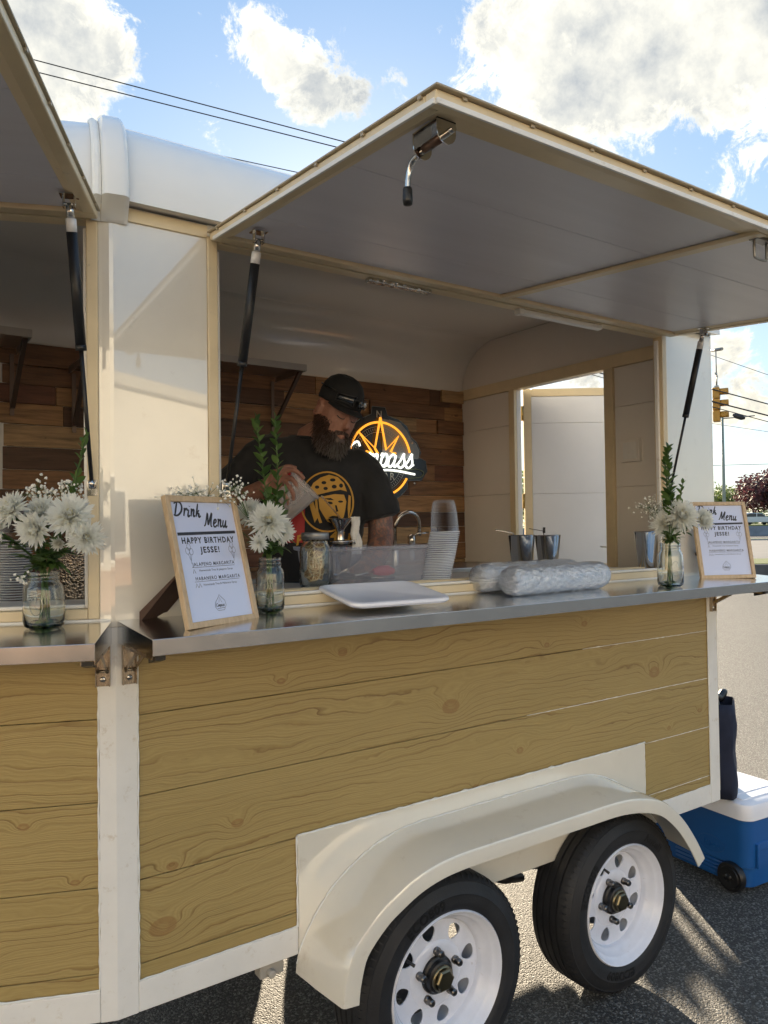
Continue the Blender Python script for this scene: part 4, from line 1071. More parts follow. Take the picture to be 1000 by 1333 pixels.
# the low shop building across the lot, behind where the photographer stood; its sunlit front is what the glossy paint reflects
stucco = varied(mat('sunlit_stucco', (0.62, 0.59, 0.52), .8), .6, .12, .1, .1, 20); shopg = mat('shop_glass', (.05, .055, .06), .08); brickm = varied(mat('brick_base', (.34, .19, .12), .85), 2, .2)
shop = thing('shop_building', 'low tan shop building across the parking lot, outside the picture, facing the trailer', 'building', W(0, -13.5), -yaw)
b = B(); b.box(-26, 26, -9, 0, 0.9, 6.4); obj('wall', b, stucco, shop, world=False)
b = B(); b.box(-26.05, 26.05, -9.05, .05, 0, .9); obj('brick_base', b, brickm, shop, world=False, bevel=.02)
b = B(); b.box(-26.3, 26.3, -9.3, .3, 6.4, 6.8); obj('roof', b, conc, shop, world=False, bevel=.03)
for k in range(9):
    x = -24+k*5.6
    b = B(); b.box(x, x+2.6, -.02, .06, 1.0, 3.1); w_ = obj('window', b, rail_m, shop, world=False)
    b = B(); b.box(x+.08, x+2.52, .0605, .07, 1.08, 3.02); obj('pane', b, shopg, w_)
b = B(); b.box(-19.9, -18.7, -.02, .08, .02, 2.5); obj('door', b, blackp, shop, world=False)

# unseen posts added behind the trailer to cast shadow streaks beside the cooler
for i, (x, y, hgt, lab) in enumerate(((5.62, 4.98, 2.3, 'nearest to the trailer door'), (5.38, 5.05, 1.9, 'with the lowest panel'), (6.30, 5.75, 2.6, 'standing farthest from the trailer'))):
    sp_ = thing('shadow_post', 'unseen grey post added behind the trailer to cast shadow streaks, '+lab, 'shadow post', (x, y, 0))
    b = B(); b.tube([(0, 0, 0), (0, 0, hgt)], .030, 10); obj('post', b, galv, sp_, world=False)
    b = B(); b.box(-.18, .18, -.035, -.031, hgt-.5, hgt-.05); obj('post_panel', b, rail_m, sp_, world=False, bevel=.001)
# local cooler frame: x to the right (0..0.40), y away (0..0.68)
b = B()
prof = [(0.10, 0.012), (0.13, 0.006), (0.355, 0.0)]
rings = []
for z, ins in ((0.028, 0.016), (0.115, 0.014), (0.122, 0.004), (0.355, 0.0)):
    rings.append([(x, y, z) for x, y in rrect(ins, 0.40-ins, ins, 0.68-ins, 0.055)])
b.loft(rings); cb_ = obj('cooler_body', b, blue, cool, smooth=35, world=False)
b = B()
for k in range(4): b.tube([(0.0125, 0.13, 0.048+k*.019), (0.0125, 0.42, 0.048+k*.019)], 0.0055, 8)
obj('side_ridge', b, blue, cb_)
b = B()
for (rr2, zz) in ((0.024, 0),): b.tube([(0.0015, .20+.075*math.cos(a), .185+.038*math.sin(a)) for a in [2*PI*k/28 for k in range(28)]], .0016, 6, closed=True)
vs, fs = text_geo('Igloo', .05, bold=.0012, thick=.0015)
b.add([(0.0005-v[2], .20-v[0]*.95, .17+v[1]*.8) for v in vs], fs); obj('embossed_logo', b, blue, cb_)
b = B(); rings = []
for z, ins in ((0.350, -0.012), (0.405, -0.014), (0.422, -0.008), (0.430, 0.006)):
    rings.append([(x, y, z) for x, y in rrect(ins, 0.40-ins, ins, 0.68-ins, 0.06)])
b.loft(rings); b.box(0.035, 0.365, 0.045, 0.62, 0.4302, 0.4345); lid = obj('cooler_lid', b, wplas, cool, smooth=35, world=False)
b = B(); b.box(0.06, 0.34, .10, .56, .4346, .4375); obj('lid_panel', b, wplas, lid, bevel=.001)
b = B(); b.box(.06, .34, -.004, .012, .20, .235); b.box(.06, .075, -.012, .0, .12, .235); b.box(.325, .34, -.012, .0, .12, .235); obj('tow_handle', b, blue, cool, bevel=.004, world=False)
for x in (-0.028, 0.385):
    b = B(); b.lathe([(0.018, 0), (0.050, -0.002), (0.052, 0.004), (0.064, 0.004), (0.068, 0.010), (0.068, 0.038), (0.062, 0.043), (0, .043)], (x, 0.085, 0.068), 'x', 32)
    w_ = obj('cooler_wheel', b, blackp, cool, smooth=40, world=False)
    b = B()
    for k in range(6):
        a = 2*PI*k/6; b.tube([(x+.003, .085+.015*math.cos(a), .068+.015*math.sin(a)), (x+.002, .085+.05*math.cos(a), .068+.05*math.sin(a))], .004, 6)
    b.lathe([(0, -.006), (.016, -.004), (.018, .004)], (x, .085, .068), 'x', 16); obj('wheel_spokes', b, blackp, w_)
navy = varied(mat('navy_cloth', (0.012, 0.018, 0.045), .8), 9, .25, .1, .4, 300)
bag = thing('cloth_bag', 'tall dark navy cloth bag standing on the cooler lid', 'bag', (2.945, 0.195, 0.438), R(30))
b = B(); rings = []; rb = random.Random(3)
for k in range(9):
    z = 0.445*k/8; w, d = 0.125-.018*k/8+rb.uniform(-.003, .003), 0.07+.006*math.sin(k*1.3)
    ring = []
    for j in range(24):
        a = 2*PI*j/24; c, s_ = math.cos(a), math.sin(a)
        e = 0.35; px = math.copysign(abs(c)**e, c)*w; py = math.copysign(abs(s_)**e, s_)*d
        ring.append((px+.003*math.sin(3*a+z*18)-.015*z, py+.004*math.sin(5*a+z*22), z))
    rings.append(ring)
b.loft(rings, caps=False); b.loft([rings[0]], caps=False)
o = obj('bag_body', b, navy, bag, smooth=60, world=False); md = o.modifiers.new('s', 'SOLIDIFY'); md.thickness = .002
b = B(); b.face(rings[0] if False else [(x*.95, y*.95, .004) for x, y, z in rings[0]][::2]); obj('bag_bottom', b, navy, bag, world=False)
b = B(); b.tube(catmull([(-.08, 0, .40), (-.06, .02, .47), (0, .0, .455), (.05, -.02, .475), (.075, 0, .43)], 5), .018, 8); b.tube(catmull([(-.05, .03, .42), (0, .04, .49), (.05, .02, .44)], 5), .014, 8); obj('bag_strap', b, blackp, bag, world=False)

# ------------------------------------------------------------------ things on the counters
oak = mat('pale_oak', (0.52, 0.36, 0.20), .45); t = tree(oak); tc = t.node('ShaderNodeTexCoord').outputs['Object']
n = t.noise(t.vmath('MULTIPLY', tc, (22, 22, 5)), 6, 5, .6, .4)
t.put(t.b.inputs['Base Color'], t.mix(t.ramp(n, [(.3, 0), (.7, 1)]), (0.50, .35, .20), (.66, .49, .30)))
paper = mat('paper_sky_tint', (0.66, 0.71, 0.90), .5, Coat_Weight=1.0, Coat_Roughness=0.03); ink = mat('print_ink', (0.035, 0.035, 0.045), .5); ink2 = mat('print_grey', (0.12, .13, .16), .5)  # paper base colour holds the blue of the reflected sky
card = varied(mat('brown_backing_board', (0.085, 0.045, 0.028), .6), 12, .15)
# hand-drawn brush letters, unit height, pen strokes
LET = {
 'D': [[(.15,1.0),(.05,.05)], [(-.12,.88),(.12,1.02),(.42,.98),(.62,.72),(.60,.36),(.36,.08),(.08,.02),(-.05,.10)]],
 'r': [[(.02,.50),(.10,.58),(.08,.35),(.05,.02)], [(.08,.38),(.22,.56),(.34,.52),(.32,.42)]],
 'i': [[(.08,.52),(.03,.10),(.10,.0),(.22,.12)], [(.12,.74),(.13,.78)]],
 'n': [[(.02,.50),(.08,.54),(.05,.02)], [(.06,.32),(.20,.52),(.30,.50),(.28,.20),(.32,.02),(.44,.12)]],
 'k': [[(.14,1.0),(.04,.02)], [(.30,.52),(.10,.28),(.30,.26),(.28,.08),(.36,.0),(.48,.12)]],
 'M': [[(-.05,.05),(.08,.20),(.22,.98),(.30,.30),(.36,.22),(.62,1.0),(.58,.40),(.60,.05),(.70,.06)]],
 'e': [[(.04,.22),(.24,.36),(.24,.52),(.10,.50),(.03,.28),(.08,.04),(.22,.02),(.36,.16)]],
 'u': [[(.06,.52),(.02,.18),(.10,.02),(.22,.14),(.32,.52)], [(.32,.52),(.28,.14),(.34,.0),(.46,.12)]],
 'p': [[(.04,.46),(.10,.54),(.04,-.38)], [(.08,.30),(.20,.54),(.34,.50),(.36,.22),(.22,.02),(.08,.10),(.30,.02),(.42,.12)]],
 'a': [[(.36,.48),(.20,.54),(.05,.34),(.06,.08),(.20,.02),(.34,.24),(.38,.50),(.34,.12),(.42,.02),(.52,.14)]],
 's': [[(.0,.10),(.16,.36),(.26,.60),(.28,.46),(.36,.20),(.28,.02),(.12,.0),(.06,.08)], [(.28,.04),(.44,.14)]],
 'C': [[(.55,.82),(.40,1.0),(.15,.85),(.02,.45),(.12,.08),(.36,.0),(.58,.18)]],
 'o': [[(.22,.52),(.06,.40),(.05,.10),(.20,.0),(.34,.16),(.32,.42),(.20,.52),(.30,.40),(.48,.44)]],
 'm': [[(.02,.48),(.08,.54),(.05,.02)], [(.06,.32),(.18,.52),(.26,.46),(.24,.02)], [(.25,.30),(.38,.52),(.46,.46),(.44,.10),(.50,.0),(.60,.12)]],
}
ADV = {'D':.72,'r':.36,'i':.24,'n':.44,'k':.46,'M':.72,'e':.36,'u':.46,'p':.42,'a':.52,'s':.42,'C':.62,'o':.42,'m':.60}
def script_strokes(s, size, shear=.25):
    out = []; x = 0
    for ch in s:
        for st in LET[ch]: out.append([((x+px+py*shear)*size, py*size) for px, py in st])
        x += ADV[ch]*(1.12 if s[0] in 'DM' else 1.0)
    return out, x*size
def brush(b, s, x, y, size, w, M, rot=0.0):
    st, _ = script_strokes(s, size)
    c, sn = math.cos(rot), math.sin(rot)
    for p in st:
        P = catmull([(q[0], q[1], 0) for q in p], 5); n = len(P)
        ws = [w*(.75+.45*math.sin(PI*k/max(n-1, 1))) for k in range(n)]
        ribbon(b, [(x+q.x*c-q.y*sn, y+q.x*sn+q.y*c) for q in P], ws, M)
FWD, FHT = 0.252, 0.335
def menu_frame(label, bl, br, tilt):
    """bl, br: the two lower front corners on the counter; leans back by tilt"""
    bl, br = Vector(bl), Vector(br); u = (br-bl).normalized(); back = Vector((-u.y, u.x, 0))
    v = Vector((0, 0, 1))*math.cos(tilt)+back*math.sin(tilt); n = u.cross(v)   # n: towards the viewer
    ang = math.atan2(u.y, u.x)
    mid = (bl+br)/2; th = thing('menu_frame', label, 'picture frame', mid, ang)
    # local frame: x along, y back, z up
    M = Matrix(((1, 0, 0, 0), (0, math.sin(tilt), -math.cos(tilt), 0), (0, math.cos(tilt), math.sin(tilt), 0), (0, 0, 0, 1)))  # (x, up the sheet, outwards)
    fw_, fh = FWD, FHT; w = .0155; d = .016
    def P(b, x0, x1, y0, y1, z0, z1):
        V = [M @ Vector(p) for p in ((x0,y0,z0),(x1,y0,z0),(x1,y1,z0),(x0,y1,z0),(x0,y0,z1),(x1,y0,z1),(x1,y1,z1),(x0,y1,z1))]
        b.add(V, [(0,3,2,1),(4,5,6,7),(0,1,5,4),(1,2,6,5),(2,3,7,6),(3,0,4,7)]); return b
    h = fw_/2
    for a in ((-h, -h+w, 0, fh), (h-w, h, 0, fh), (-h+w, h-w, 0, w), (-h+w, h-w, fh-w, fh)):
        obj('frame_bar', P(B(), *a, -d, 0.0), oak, th, bevel=.0016, world=False)
    sh = obj('menu_sheet', P(B(), -h+w-.001, h-w+.001, w-.001, fh-w+.001, -.009, -.0075), paper, th, world=False)
    obj('back_board', P(B(), -h+.004, h-.004, .004, fh-.004, -d-.003, -d-.0002), card, th, world=False)
    b = B(); sx = -.035
    q = [M @ Vector((sx, .22, -d-.003)), M @ Vector((sx, .02, -d-.003))]
    foot = Vector((sx, q[0].y*1.0+.105, 0.002)); 
    vv = [M @ Vector((sx-.045, .16, -d-.0035)), M @ Vector((sx+.03, .16, -d-.0035)), Vector((sx+.02, .185+q[1].y, .012)), Vector((sx+.02, .185+q[1].y, .0015)), Vector((sx-.06, .185+q[1].y, .0015)), Vector((sx-.06, .185+q[1].y, .03))]
    b.add(vv+[p+Vector((0, .0025, .0)) for p in vv], [(0,1,2,3,4,5), (11,10,9,8,7,6)]+[(i, (i+1) % 6, (i+1) % 6+6, i+6) for i in range(6)])
    obj('easel_leg', b, card, th, world=False)
    z = -.0070; T = lambda x, y: M @ Matrix.Translation((x, y, z))
    ih, iw = fh-2*w, fw_-2*w; Y = lambda f: w+ih*(1-f); 
    b = B()
    Mz = M @ Matrix.Translation((0, 0, z))
    brush(b, 'Drink', -iw/2+.010, Y(.118), .036, .0046, Mz, -.04); brush(b, 'Menu', -iw*.02, Y(.212), .038, .0046, Mz, -.03)
    ribbon(b, [(-iw*.46, Y(.272)), (iw*.47, Y(.262))], .0078, Mz)
    def txt(bb, s, x, f, size, width, bold, sp=1.0):
        vs, fs = text_geo(s, size, width, bold, space=sp); bb.add(vs, fs, T(x, Y(f)))
    txt(b, 'HAPPY BIRTHDAY', 0.0, .352, .0215, iw*.84, .0007, 1.25); txt(b, 'JESSE!', 0.0, .435, .0215, iw*.31, .0007, 1.25)
    obj('headline_print', b, ink, sh)
    b = B(); txt(b, 'JALAPENO MARGARITA', 0.004, .545, .0125, iw*.68, .0002, 1.2); ribbon(b, [(-iw*.33, Y(.556)), (iw*.35, Y(.556))], .0010, Mz)
    txt(b, 'HABANERO MARGARITA', 0.010, .665, .0125, iw*.72, .0002, 1.2); ribbon(b, [(-iw*.33, Y(.676)), (iw*.39, Y(.676))], .0010, Mz)
    txt(b, 'Homemade Tres & Jalapeno Syrup', .008, .592, .0075, iw*.54, 0); txt(b, 'Homemade Tres & Habanero Syrup', .014, .712, .0075, iw*.54, 0)
    for cx in (-iw*.33,):
        ribbon(b, [(cx, Y(.605)), (cx+.004, Y(.57)), (cx+.009, Y(.605))], .0014, Mz)
        ribbon(b, [(cx, Y(.725)), (cx+.004, Y(.69)), (cx+.009, Y(.725))], .0014, Mz); ribbon(b, [(cx+.011, Y(.725)), (cx+.015, Y(.69)), (cx+.020, Y(.725))], .0014, Mz)
    obj('drink_list_print', b, ink2, sh)
    b = B()
    for cx in (-iw*.33, iw*.36):
        for (dx, dy) in ((-.006, .0), (.006, -.002), (0, .010)):
            pts = [(cx+dx+.0062*math.cos(a), Y(.415)+dy+.0085*math.sin(a)) for a in [2*PI*k/14 for k in range(15)]]; ribbon(b, pts, .0009, Mz)
            ribbon(b, [(cx+dx, Y(.415)+dy-.0085), (cx+.001, Y(.50)), (cx, Y(.525))], .0007, Mz)
    obj('balloon_print', b, ink2, sh)
    b = B(); cy = Y(.885)
    ribbon(b, [(-.020, cy-.004), (-.016, cy+.008), (-.004, cy+.020), (0.0, cy+.026), (.006, cy+.020), (.017, cy+.010), (.019, cy-.002), (.010, cy-.014), (-.012, cy-.014), (-.020, cy-.004)], .0011, Mz)
    brush(b, 'Compass', -.0165, cy-.004, .0085, .0012, Mz); ribbon(b, [(-.013, cy-.009), (.013, cy-.008)], .0012, Mz); ribbon(b, [(-.005, cy+.006), (0, cy+.020), (.005, cy+.006)], .001, Mz)
    obj('logo_print', b, ink2, sh)
    return th
menu_frame('larger looking wooden framed drink menu at the left end of the right counter', (0.112, -0.226, 1.5093), (0.342, -0.124, 1.5155), R(14))
menu_frame('wooden framed drink menu standing at the far right end of the counter', (2.395, -0.085, 1.5178), (2.622, -0.195, 1.5115), R(12))

# glass
glass = mat('clear_glass', (0.96, 0.99, 0.97), 0.0, Transmission_Weight=1.0, IOR=1.47)
plas = bpy.data.materials.new('clear_plastic'); MATS['clear_plastic'] = plas; plas.use_nodes = True
def thin_plastic(m, col, amt, rough=.12, tint=(.9, .92, .95)):
    t = NT(m.node_tree); t.b = t.n['Principled BSDF']; b_ = t.b
    b_.inputs['Base Color'].default_value = tuple(col)+(1,); b_.inputs['Roughness'].default_value = rough
    tr = t.node('ShaderNodeBsdfTransparent'); tr.inputs[0].default_value = tuple(tint)+(1,)
    lw = t.node('ShaderNodeLayerWeight'); lw.inputs[0].default_value = .35
    f = t.math('ADD', amt, t.math('MULTIPLY', lw.outputs['Facing'], .45), clamp=True)
    mx = t.node('ShaderNodeMixShader'); t.put(mx.inputs[0], f); t.l.new(tr.outputs[0], mx.inputs[1]); t.l.new(b_.outputs[0], mx.inputs[2]); t.l.new(mx.outputs[0], t.n['Material Output'].inputs[0])
thin_plastic(plas, (.78, .82, .88), .03)
film = bpy.data.materials.new('plastic_film'); film.use_nodes = True; thin_plastic(film, (.93, .96, 1.0), .60, .11); film.node_tree.nodes['Principled BSDF'].inputs['Metallic'].default_value = .95
tf = NT(film.node_tree); tcf = tf.node('ShaderNodeTexCoord').outputs['Object']
nz = tf.noise(tf.vmath('MULTIPLY', tcf, (70, 34, 70)), 1.0, 6, .7, 1.6)
tf.put(tf.n['Principled BSDF'].inputs['Normal'], tf.bump(nz, .8, .012))
frost = bpy.data.materials.new('frosted_plastic'); frost.use_nodes = True; thin_plastic(frost, (.70, .72, .80), .10, .3)
frost2 = bpy.data.materials.new('milky_plastic'); frost2.use_nodes = True; thin_plastic(frost2, (.66, .60, .56), .30, .3)

def mason_jar(label, x, y, z, r, h, cat='jar', group='flower jars', lidm=None):
    j = thing('mason_jar', label, cat, (x, y, z), group=group)
    o_ = [(0, .001), (r*.80, .001), (r*.93, .006), (r, .018), (r*1.0, h*.40), (r*.985, h*.68), (r*.93, h*.76), (r*.80, h*.82), (r*.785, h*.86), (r*.82, h*.87), (r*.785, h*.885), (r*.785, h*.93), (r*.82, h*.94), (r*.785, h*.955), (r*.80, h)]
    i_ = [(rr2-.003, hh) for rr2, hh in o_[::-1][:-3]]+[(r*.80-.003, .009), (0, .007)]
    obj('glass_body', B().lathe(o_+i_, n=36), glass, j, smooth=50, world=False)
    for s_ in (-1, 1):     # embossed oval, front and back
        a0 = -PI/2-.55 if s_ < 0 else PI/2
        b = B(); b.tube([((r+.0006)*math.cos(a0+.30*math.cos(a)), (r+.0006)*math.sin(a0+.30*math.cos(a)), h*.42+h*.17*math.sin(a)) for a in [2*PI*k/20 for k in range(20)]], .0012, 5, closed=True)
        obj('embossing', b, glass, j, world=False)
    return j
water = mat('water', (.85, .93, .88), 0.0, Transmission_Weight=1.0, IOR=1.33)

# flowers ----------------------------------------------------------------
petal_m = mat('white_petal', (0.90, 0.905, 0.86), .5); t = tree(petal_m)
tr = t.node('ShaderNodeBsdfTranslucent'); tr.inputs[0].default_value = (.93, .93, .86, 1); mx = t.node('ShaderNodeMixShader'); mx.inputs[0].default_value = .52
t.l.new(t.b.outputs[0], mx.inputs[1]); t.l.new(tr.outputs[0], mx.inputs[2]); t.l.new(mx.outputs[0], petal_m.node_tree.nodes['Material Output'].inputs[0])
petal_c = mat('cream_petal_heart', (0.78, 0.72, 0.42), .5)
stem_m = varied(mat('stem_green', (0.07, 0.13, 0.03), .5), 40, .3); leaf_m = mat('leaf_green', (0.055, 0.105, 0.028), .42); t = tree(leaf_m)
g_ = t.node('ShaderNodeNewGeometry'); oi = t.node('ShaderNodeObjectInfo')
t.put(t.b.inputs['Base Color'], t.ramp(t.math('FRACT', t.math('ADD', g_.outputs['Random Per Island'], oi.outputs['Random'])), [(0, (.035, .075, .018)), (.6, (.07, .13, .03)), (1, (.12, .20, .05))]))
tr = t.node('ShaderNodeBsdfTranslucent'); tr.inputs[0].default_value = (.16, .3, .05, 1); mx = t.node('ShaderNodeMixShader'); mx.inputs[0].default_value = .25
t.l.new(t.b.outputs[0], mx.inputs[1]); t.l.new(tr.outputs[0], mx.inputs[2]); t.l.new(mx.outputs[0], leaf_m.node_tree.nodes['Material Output'].inputs[0])
baby_m = mat('baby_breath_white', (.80, .79, .72), .6)

def petal(b, M, L, w, curl, cup, mi=0):
    n = 5; rows = []
    for i in range(n+1):
        t_ = i/n; ww = w*(math.sin(PI*min(1, .18+t_*.80))**.7)*(1 if t_ < .98 else .5)
        a = curl*t_; x = L*(math.sin(a)/curl if abs(curl) > 1e-3 else t_); zz = L*((1-math.cos(a))/curl if abs(curl) > 1e-3 else 0)
        rows.append([M @ Vector((x, -ww, zz+cup*ww)), M @ Vector((x, 0, zz)), M @ Vector((x, ww, zz+cup*ww))])
    vs = [[b.bm.verts.new(p) for p in r_] for r_ in rows]
    for i in range(n):
        for k in range(2):
            f = b.bm.faces.new((vs[i][k], vs[i][k+1], vs[i+1][k+1], vs[i+1][k])); f.smooth = True; f.material_index = mi
def mum(label, base, head, r, facing, seed, n=120, open_=1.0, group='white chrysanthemums'):
    rnd = random.Random(seed); base, head = Vector(base), Vector(head)
    th = thing('chrysanthemum', label, 'flower', base, group=group)
    F = Vector(facing).normalized(); Q = F.to_track_quat('Z', 'Y').to_matrix().to_4x4(); O = Matrix.Translation(head-base) @ Q
    b = B()
    n = int(n*2.1)
    for i in range(n):
        t_ = (i+.5)/n; az = i*2.39996+rnd.uniform(-.15, .15)
        el = R(86-88*t_**1.0*open_)+rnd.uniform(-.12, .12); L = r*(.52+.50*t_)*rnd.uniform(.85, 1.08)
        m_ = O @ Matrix.Rotation(az, 4, 'Z') @ Matrix.Rotation(-el, 4, 'Y') @ Matrix.Translation((r*.06, 0, 0))
        petal(b, m_, L, r*.088*rnd.uniform(.8, 1.25), rnd.uniform(.2, .9)*(1.2-t_), .55, 1 if (t_ < .10) else 0)
    obj('bloom', b, [petal_m, petal_c], th, world=False)
    p1 = head-F*r*.15
    b = B(); mid = NECK+(p1-NECK)*.06+(head-NECK).cross(Vector((0, 0, 1)))*rnd.uniform(-.05, .05)
    b.tube([p-base for p in catmull([base, mid, NECK.lerp(p1, .6)+Vector((0, 0, .008)), p1], 5)], .0027, 7); b.lathe([(0, -r*.2), (r*.22, -r*.08), (r*.12, r*.02)], (0, 0, 0), n=12)
    for v in b.bm.verts[-36:] if False else []: pass
    obj('stem', b, stem_m, th, world=False)
    for k in range(9):
        p = p1.lerp(mid, rnd.uniform(.12, 1.0)); az = rnd.uniform(0, 2*PI)
        bb = B(); M_ = Matrix.Translation(p-base) @ Matrix.Rotation(az, 4, 'Z') @ Matrix.Rotation(R(rnd.uniform(-50, 10)), 4, 'Y')
        L = rnd.uniform(.034, .062)
        petal(bb, M_, L, L*.17, -.8, .3); petal(bb, M_ @ Matrix.Rotation(.6, 4, 'Z'), L*.6, L*.11, -.6, .3); petal(bb, M_ @ Matrix.Rotation(-.6, 4, 'Z'), L*.6, L*.11, -.6, .3)
        obj('leaf', bb, leaf_m, th, world=False)
    return th
LEAFME = None
def ruscus(label, base, tip, seed, n=16, L0=.030, group='green leaf sprigs', bend=.01, start=.42):
    global LEAFME
    if LEAFME is None:
        bb = B(); petal(bb, Matrix.Identity(4), 1.0, .30, -.35, .35); LEAFME = bb.mesh('ruscus_leaf'); LEAFME.materials.append(leaf_m)
    rnd = random.Random(seed); base, tip = Vector(base), Vector(tip); th = thing('leaf_sprig', label, 'greenery', base, group=group)
    mid = NECK.lerp(tip, .5)+Vector((bend, bend*.4, 0)); P = catmull([base, NECK+(tip-NECK)*.04, mid, tip], 8)
    obj('stem', B().tube([p-base for p in P], .0019, 6), stem_m, th, world=False)
    ax = (tip-mid).normalized(); side = RTH
    for i in range(n):
        t_ = start+(1-start)*i/(n-1); p = P[min(int(t_*(len(P)-1)), len(P)-1)].lerp(P[min(int(t_*(len(P)-1))+1, len(P)-1)], (t_*(len(P)-1)) % 1)
        az = (i % 2)*PI+rnd.uniform(-.9, .9)+math.atan2(side.y, side.x); el = R(rnd.uniform(48, 68)) if i < n-1 else R(88)
        L = L0*rnd.uniform(.8, 1.2)*(1.15-.55*t_**2)
        o = bpy.data.objects.new('leaf', LEAFME); COL.objects.link(o); o.parent = th
        Mx = Matrix.Translation(p-base) @ Matrix.Rotation(az, 4, 'Z') @ Matrix.Rotation(-el, 4, 'Y') @ Matrix.Rotation(rnd.uniform(-.9, .9), 4, 'X') @ Matrix.Diagonal((L, L, L, 1))
        o.matrix_local = Mx
    return th
def gyps(label, base, c, rad, seed, n=70, group='sprays of baby breath'):
    rnd = random.Random(seed); base, c = Vector(base), Vector(c); th = thing('baby_breath', label, 'flower', base, group=group)
    sb = B(); fb = B(); fork = NECK.lerp(c, .6) if c.z > NECK.z else base.lerp(c, .7); sb.tube([(0, 0, 0)]+([NECK-base] if c.z > NECK.z else [])+[fork-base], .0011, 5)
    subs = []
    for k in range(9):
        u = Vector((rnd.gauss(0, 1), rnd.gauss(0, 1), abs(rnd.gauss(0, .8)))).normalized(); u = Vector((u.x*rad[0], u.y*rad[1], (u.z-.4)*rad[2]))
        q = c+u*.55; sb.tube([fork-base, q-base], .0006, 4, caps=False); subs.append(q)
    ico = [Vector(v) for v in ((0,0,1),(.9,0,.4),(.28,.85,.4),(-.72,.53,.4),(-.72,-.53,.4),(.28,-.85,.4),(0,0,-.8))]
    for i in range(n):
        q = rnd.choice(subs); p = q+Vector((rnd.gauss(0, rad[0]*.30), rnd.gauss(0, rad[1]*.30), rnd.gauss(0, rad[2]*.34)))
        sb.tube([q-base, p-base], .0004, 3, caps=False)
        s_ = rnd.uniform(.0028, .0056); rot = Euler((rnd.random()*6, rnd.random()*6, rnd.random()*6)).to_matrix()
        vs = [tuple(p-base+rot @ (v*s_)) for v in ico]
        fb.add(vs, [(0,1,2),(0,2,3),(0,3,4),(0,4,5),(0,5,1),(1,6,2),(2,6,3),(3,6,4),(4,6,5),(5,6,1)], smooth=False)
    obj('stems', sb, stem_m, th, world=False); obj('blossoms', fb, baby_m, th, world=False)
    return th

# left jar and bouquet
JL = Vector((-0.173, 0.068-.062, 1.5195)); JL = Vector((-0.169, -0.003, 1.5190))
def fwo(p, r=0, z=0, d=0): return Vector(p)+RTH*r+FWH*d+Vector((0, 0, z))
mason_jar('glass mason jar with the leftmost bouquet, on the left counter', *JL, .048, .134)
bl = fwo(JL, z=.012); NECK = fwo(JL, z=.134)
tocam = (-FWH+Vector((0, 0, .25)))
FL = [((17,663,1.70),.043,(-.35,.3)),((54,667,1.74),.042,(-.1,.5)),((92,673,1.66),.054,(.25,.35)),((48,688,1.64),.044,(-.15,-.25)),((112,699,1.66),.042,(.6,-.25)),((78,706,1.70),.024,(.1,-.3)),((-6,690,1.72),.04,(-.5,0))]
def atp(px, py, t_): return CAM + (fw + rt2*((px-500)/996.2) - up2*((py-666.5)/996.2))*t_
LL = ['white chrysanthemum at the left of the leftmost bouquet', 'white chrysanthemum at the top middle of the leftmost bouquet', 'largest white chrysanthemum in the leftmost bouquet', 'half open white chrysanthemum low in the front of the leftmost bouquet', 'white chrysanthemum drooping at the right of the leftmost bouquet', 'small closed white chrysanthemum bud under the leftmost bouquet', 'white chrysanthemum cut off by the left edge of the photo']
for i, ((px, py, t_), r_, (fr_, fz)) in enumerate(FL):
    mum(LL[i], bl+Vector((.012*math.cos(i*1.7), .012*math.sin(i*1.7), 0)), atp(px, py, t_), r_, -FWH+RTH*fr_+Vector((0, 0, fz+.1)), 20+i, n=70 if r_ < .03 else 130, open_=.5 if r_ < .03 else (.8 if i == 3 else 1.0))
ruscus('tall leafy sprig at the right of the leftmost bouquet', bl, atp(112, 568, 1.74), 5, 26, .036, start=.45)
ruscus('short leafy sprig at the back of the leftmost bouquet', bl, atp(96, 630, 1.80), 6, 9, .03, start=.6)
gyps('baby breath rising at the back left of the leftmost bouquet', bl, atp(52, 640, 1.82), (.05, .04, .04), 3, 90)
gyps('baby breath beside the tall leaf sprig of the leftmost bouquet', bl, atp(86, 638, 1.80), (.04, .04, .035), 4, 60)
gyps('small baby breath spray hanging left of the left jar', bl+Vector((0, 0, .11)), atp(26, 752, 1.70), (.02, .02, .02), 41, 14)
# middle jar and bouquet, behind the left menu
JM = Vector((0.412, -0.045, 1.5195))
mason_jar('glass mason jar half hidden behind the left menu frame', *JM, .040, .150)
bm_ = fwo(JM, z=.012); NECK = fwo(JM, z=.150)
FM = [((349,680,2.08),.058,(.3,.25)),((326,668,2.14),.045,(-.3,.4)),((338,706,2.02),.030,(.0,-.2)),((366,692,2.12),.040,(.6,-.1))]
LM = ['largest white chrysanthemum of the middle bouquet, beside the left menu', 'white chrysanthemum at the back left of the middle bouquet', 'small half open chrysanthemum low beside the left menu frame', 'white chrysanthemum at the right of the middle bouquet']
for i, ((px, py, t_), r_, (fr_, fz)) in enumerate(FM):
    mum(LM[i], bm_+Vector((.01*math.cos(i*1.7), .01*math.sin(i*1.7), 0)), atp(px, py, t_), r_, -FWH+RTH*fr_+Vector((0, 0, fz+.1)), 40+i, n=60 if r_ < .035 else 140, open_=.85 if i == 2 else 1.0)
ruscus('left one of the two tall leaf sprigs in front of the man', bm_, atp(333, 546, 2.14), 15, 30, .040, start=.48)
ruscus('right one of the two tall leaf sprigs in front of the man', bm_, atp(358, 545, 2.16), 17, 28, .040, bend=.02, start=.5)
ruscus('leaf sprig leaning right in the middle bouquet', bm_, atp(372, 640, 2.2), 18, 8, .036, bend=.01, start=.62)
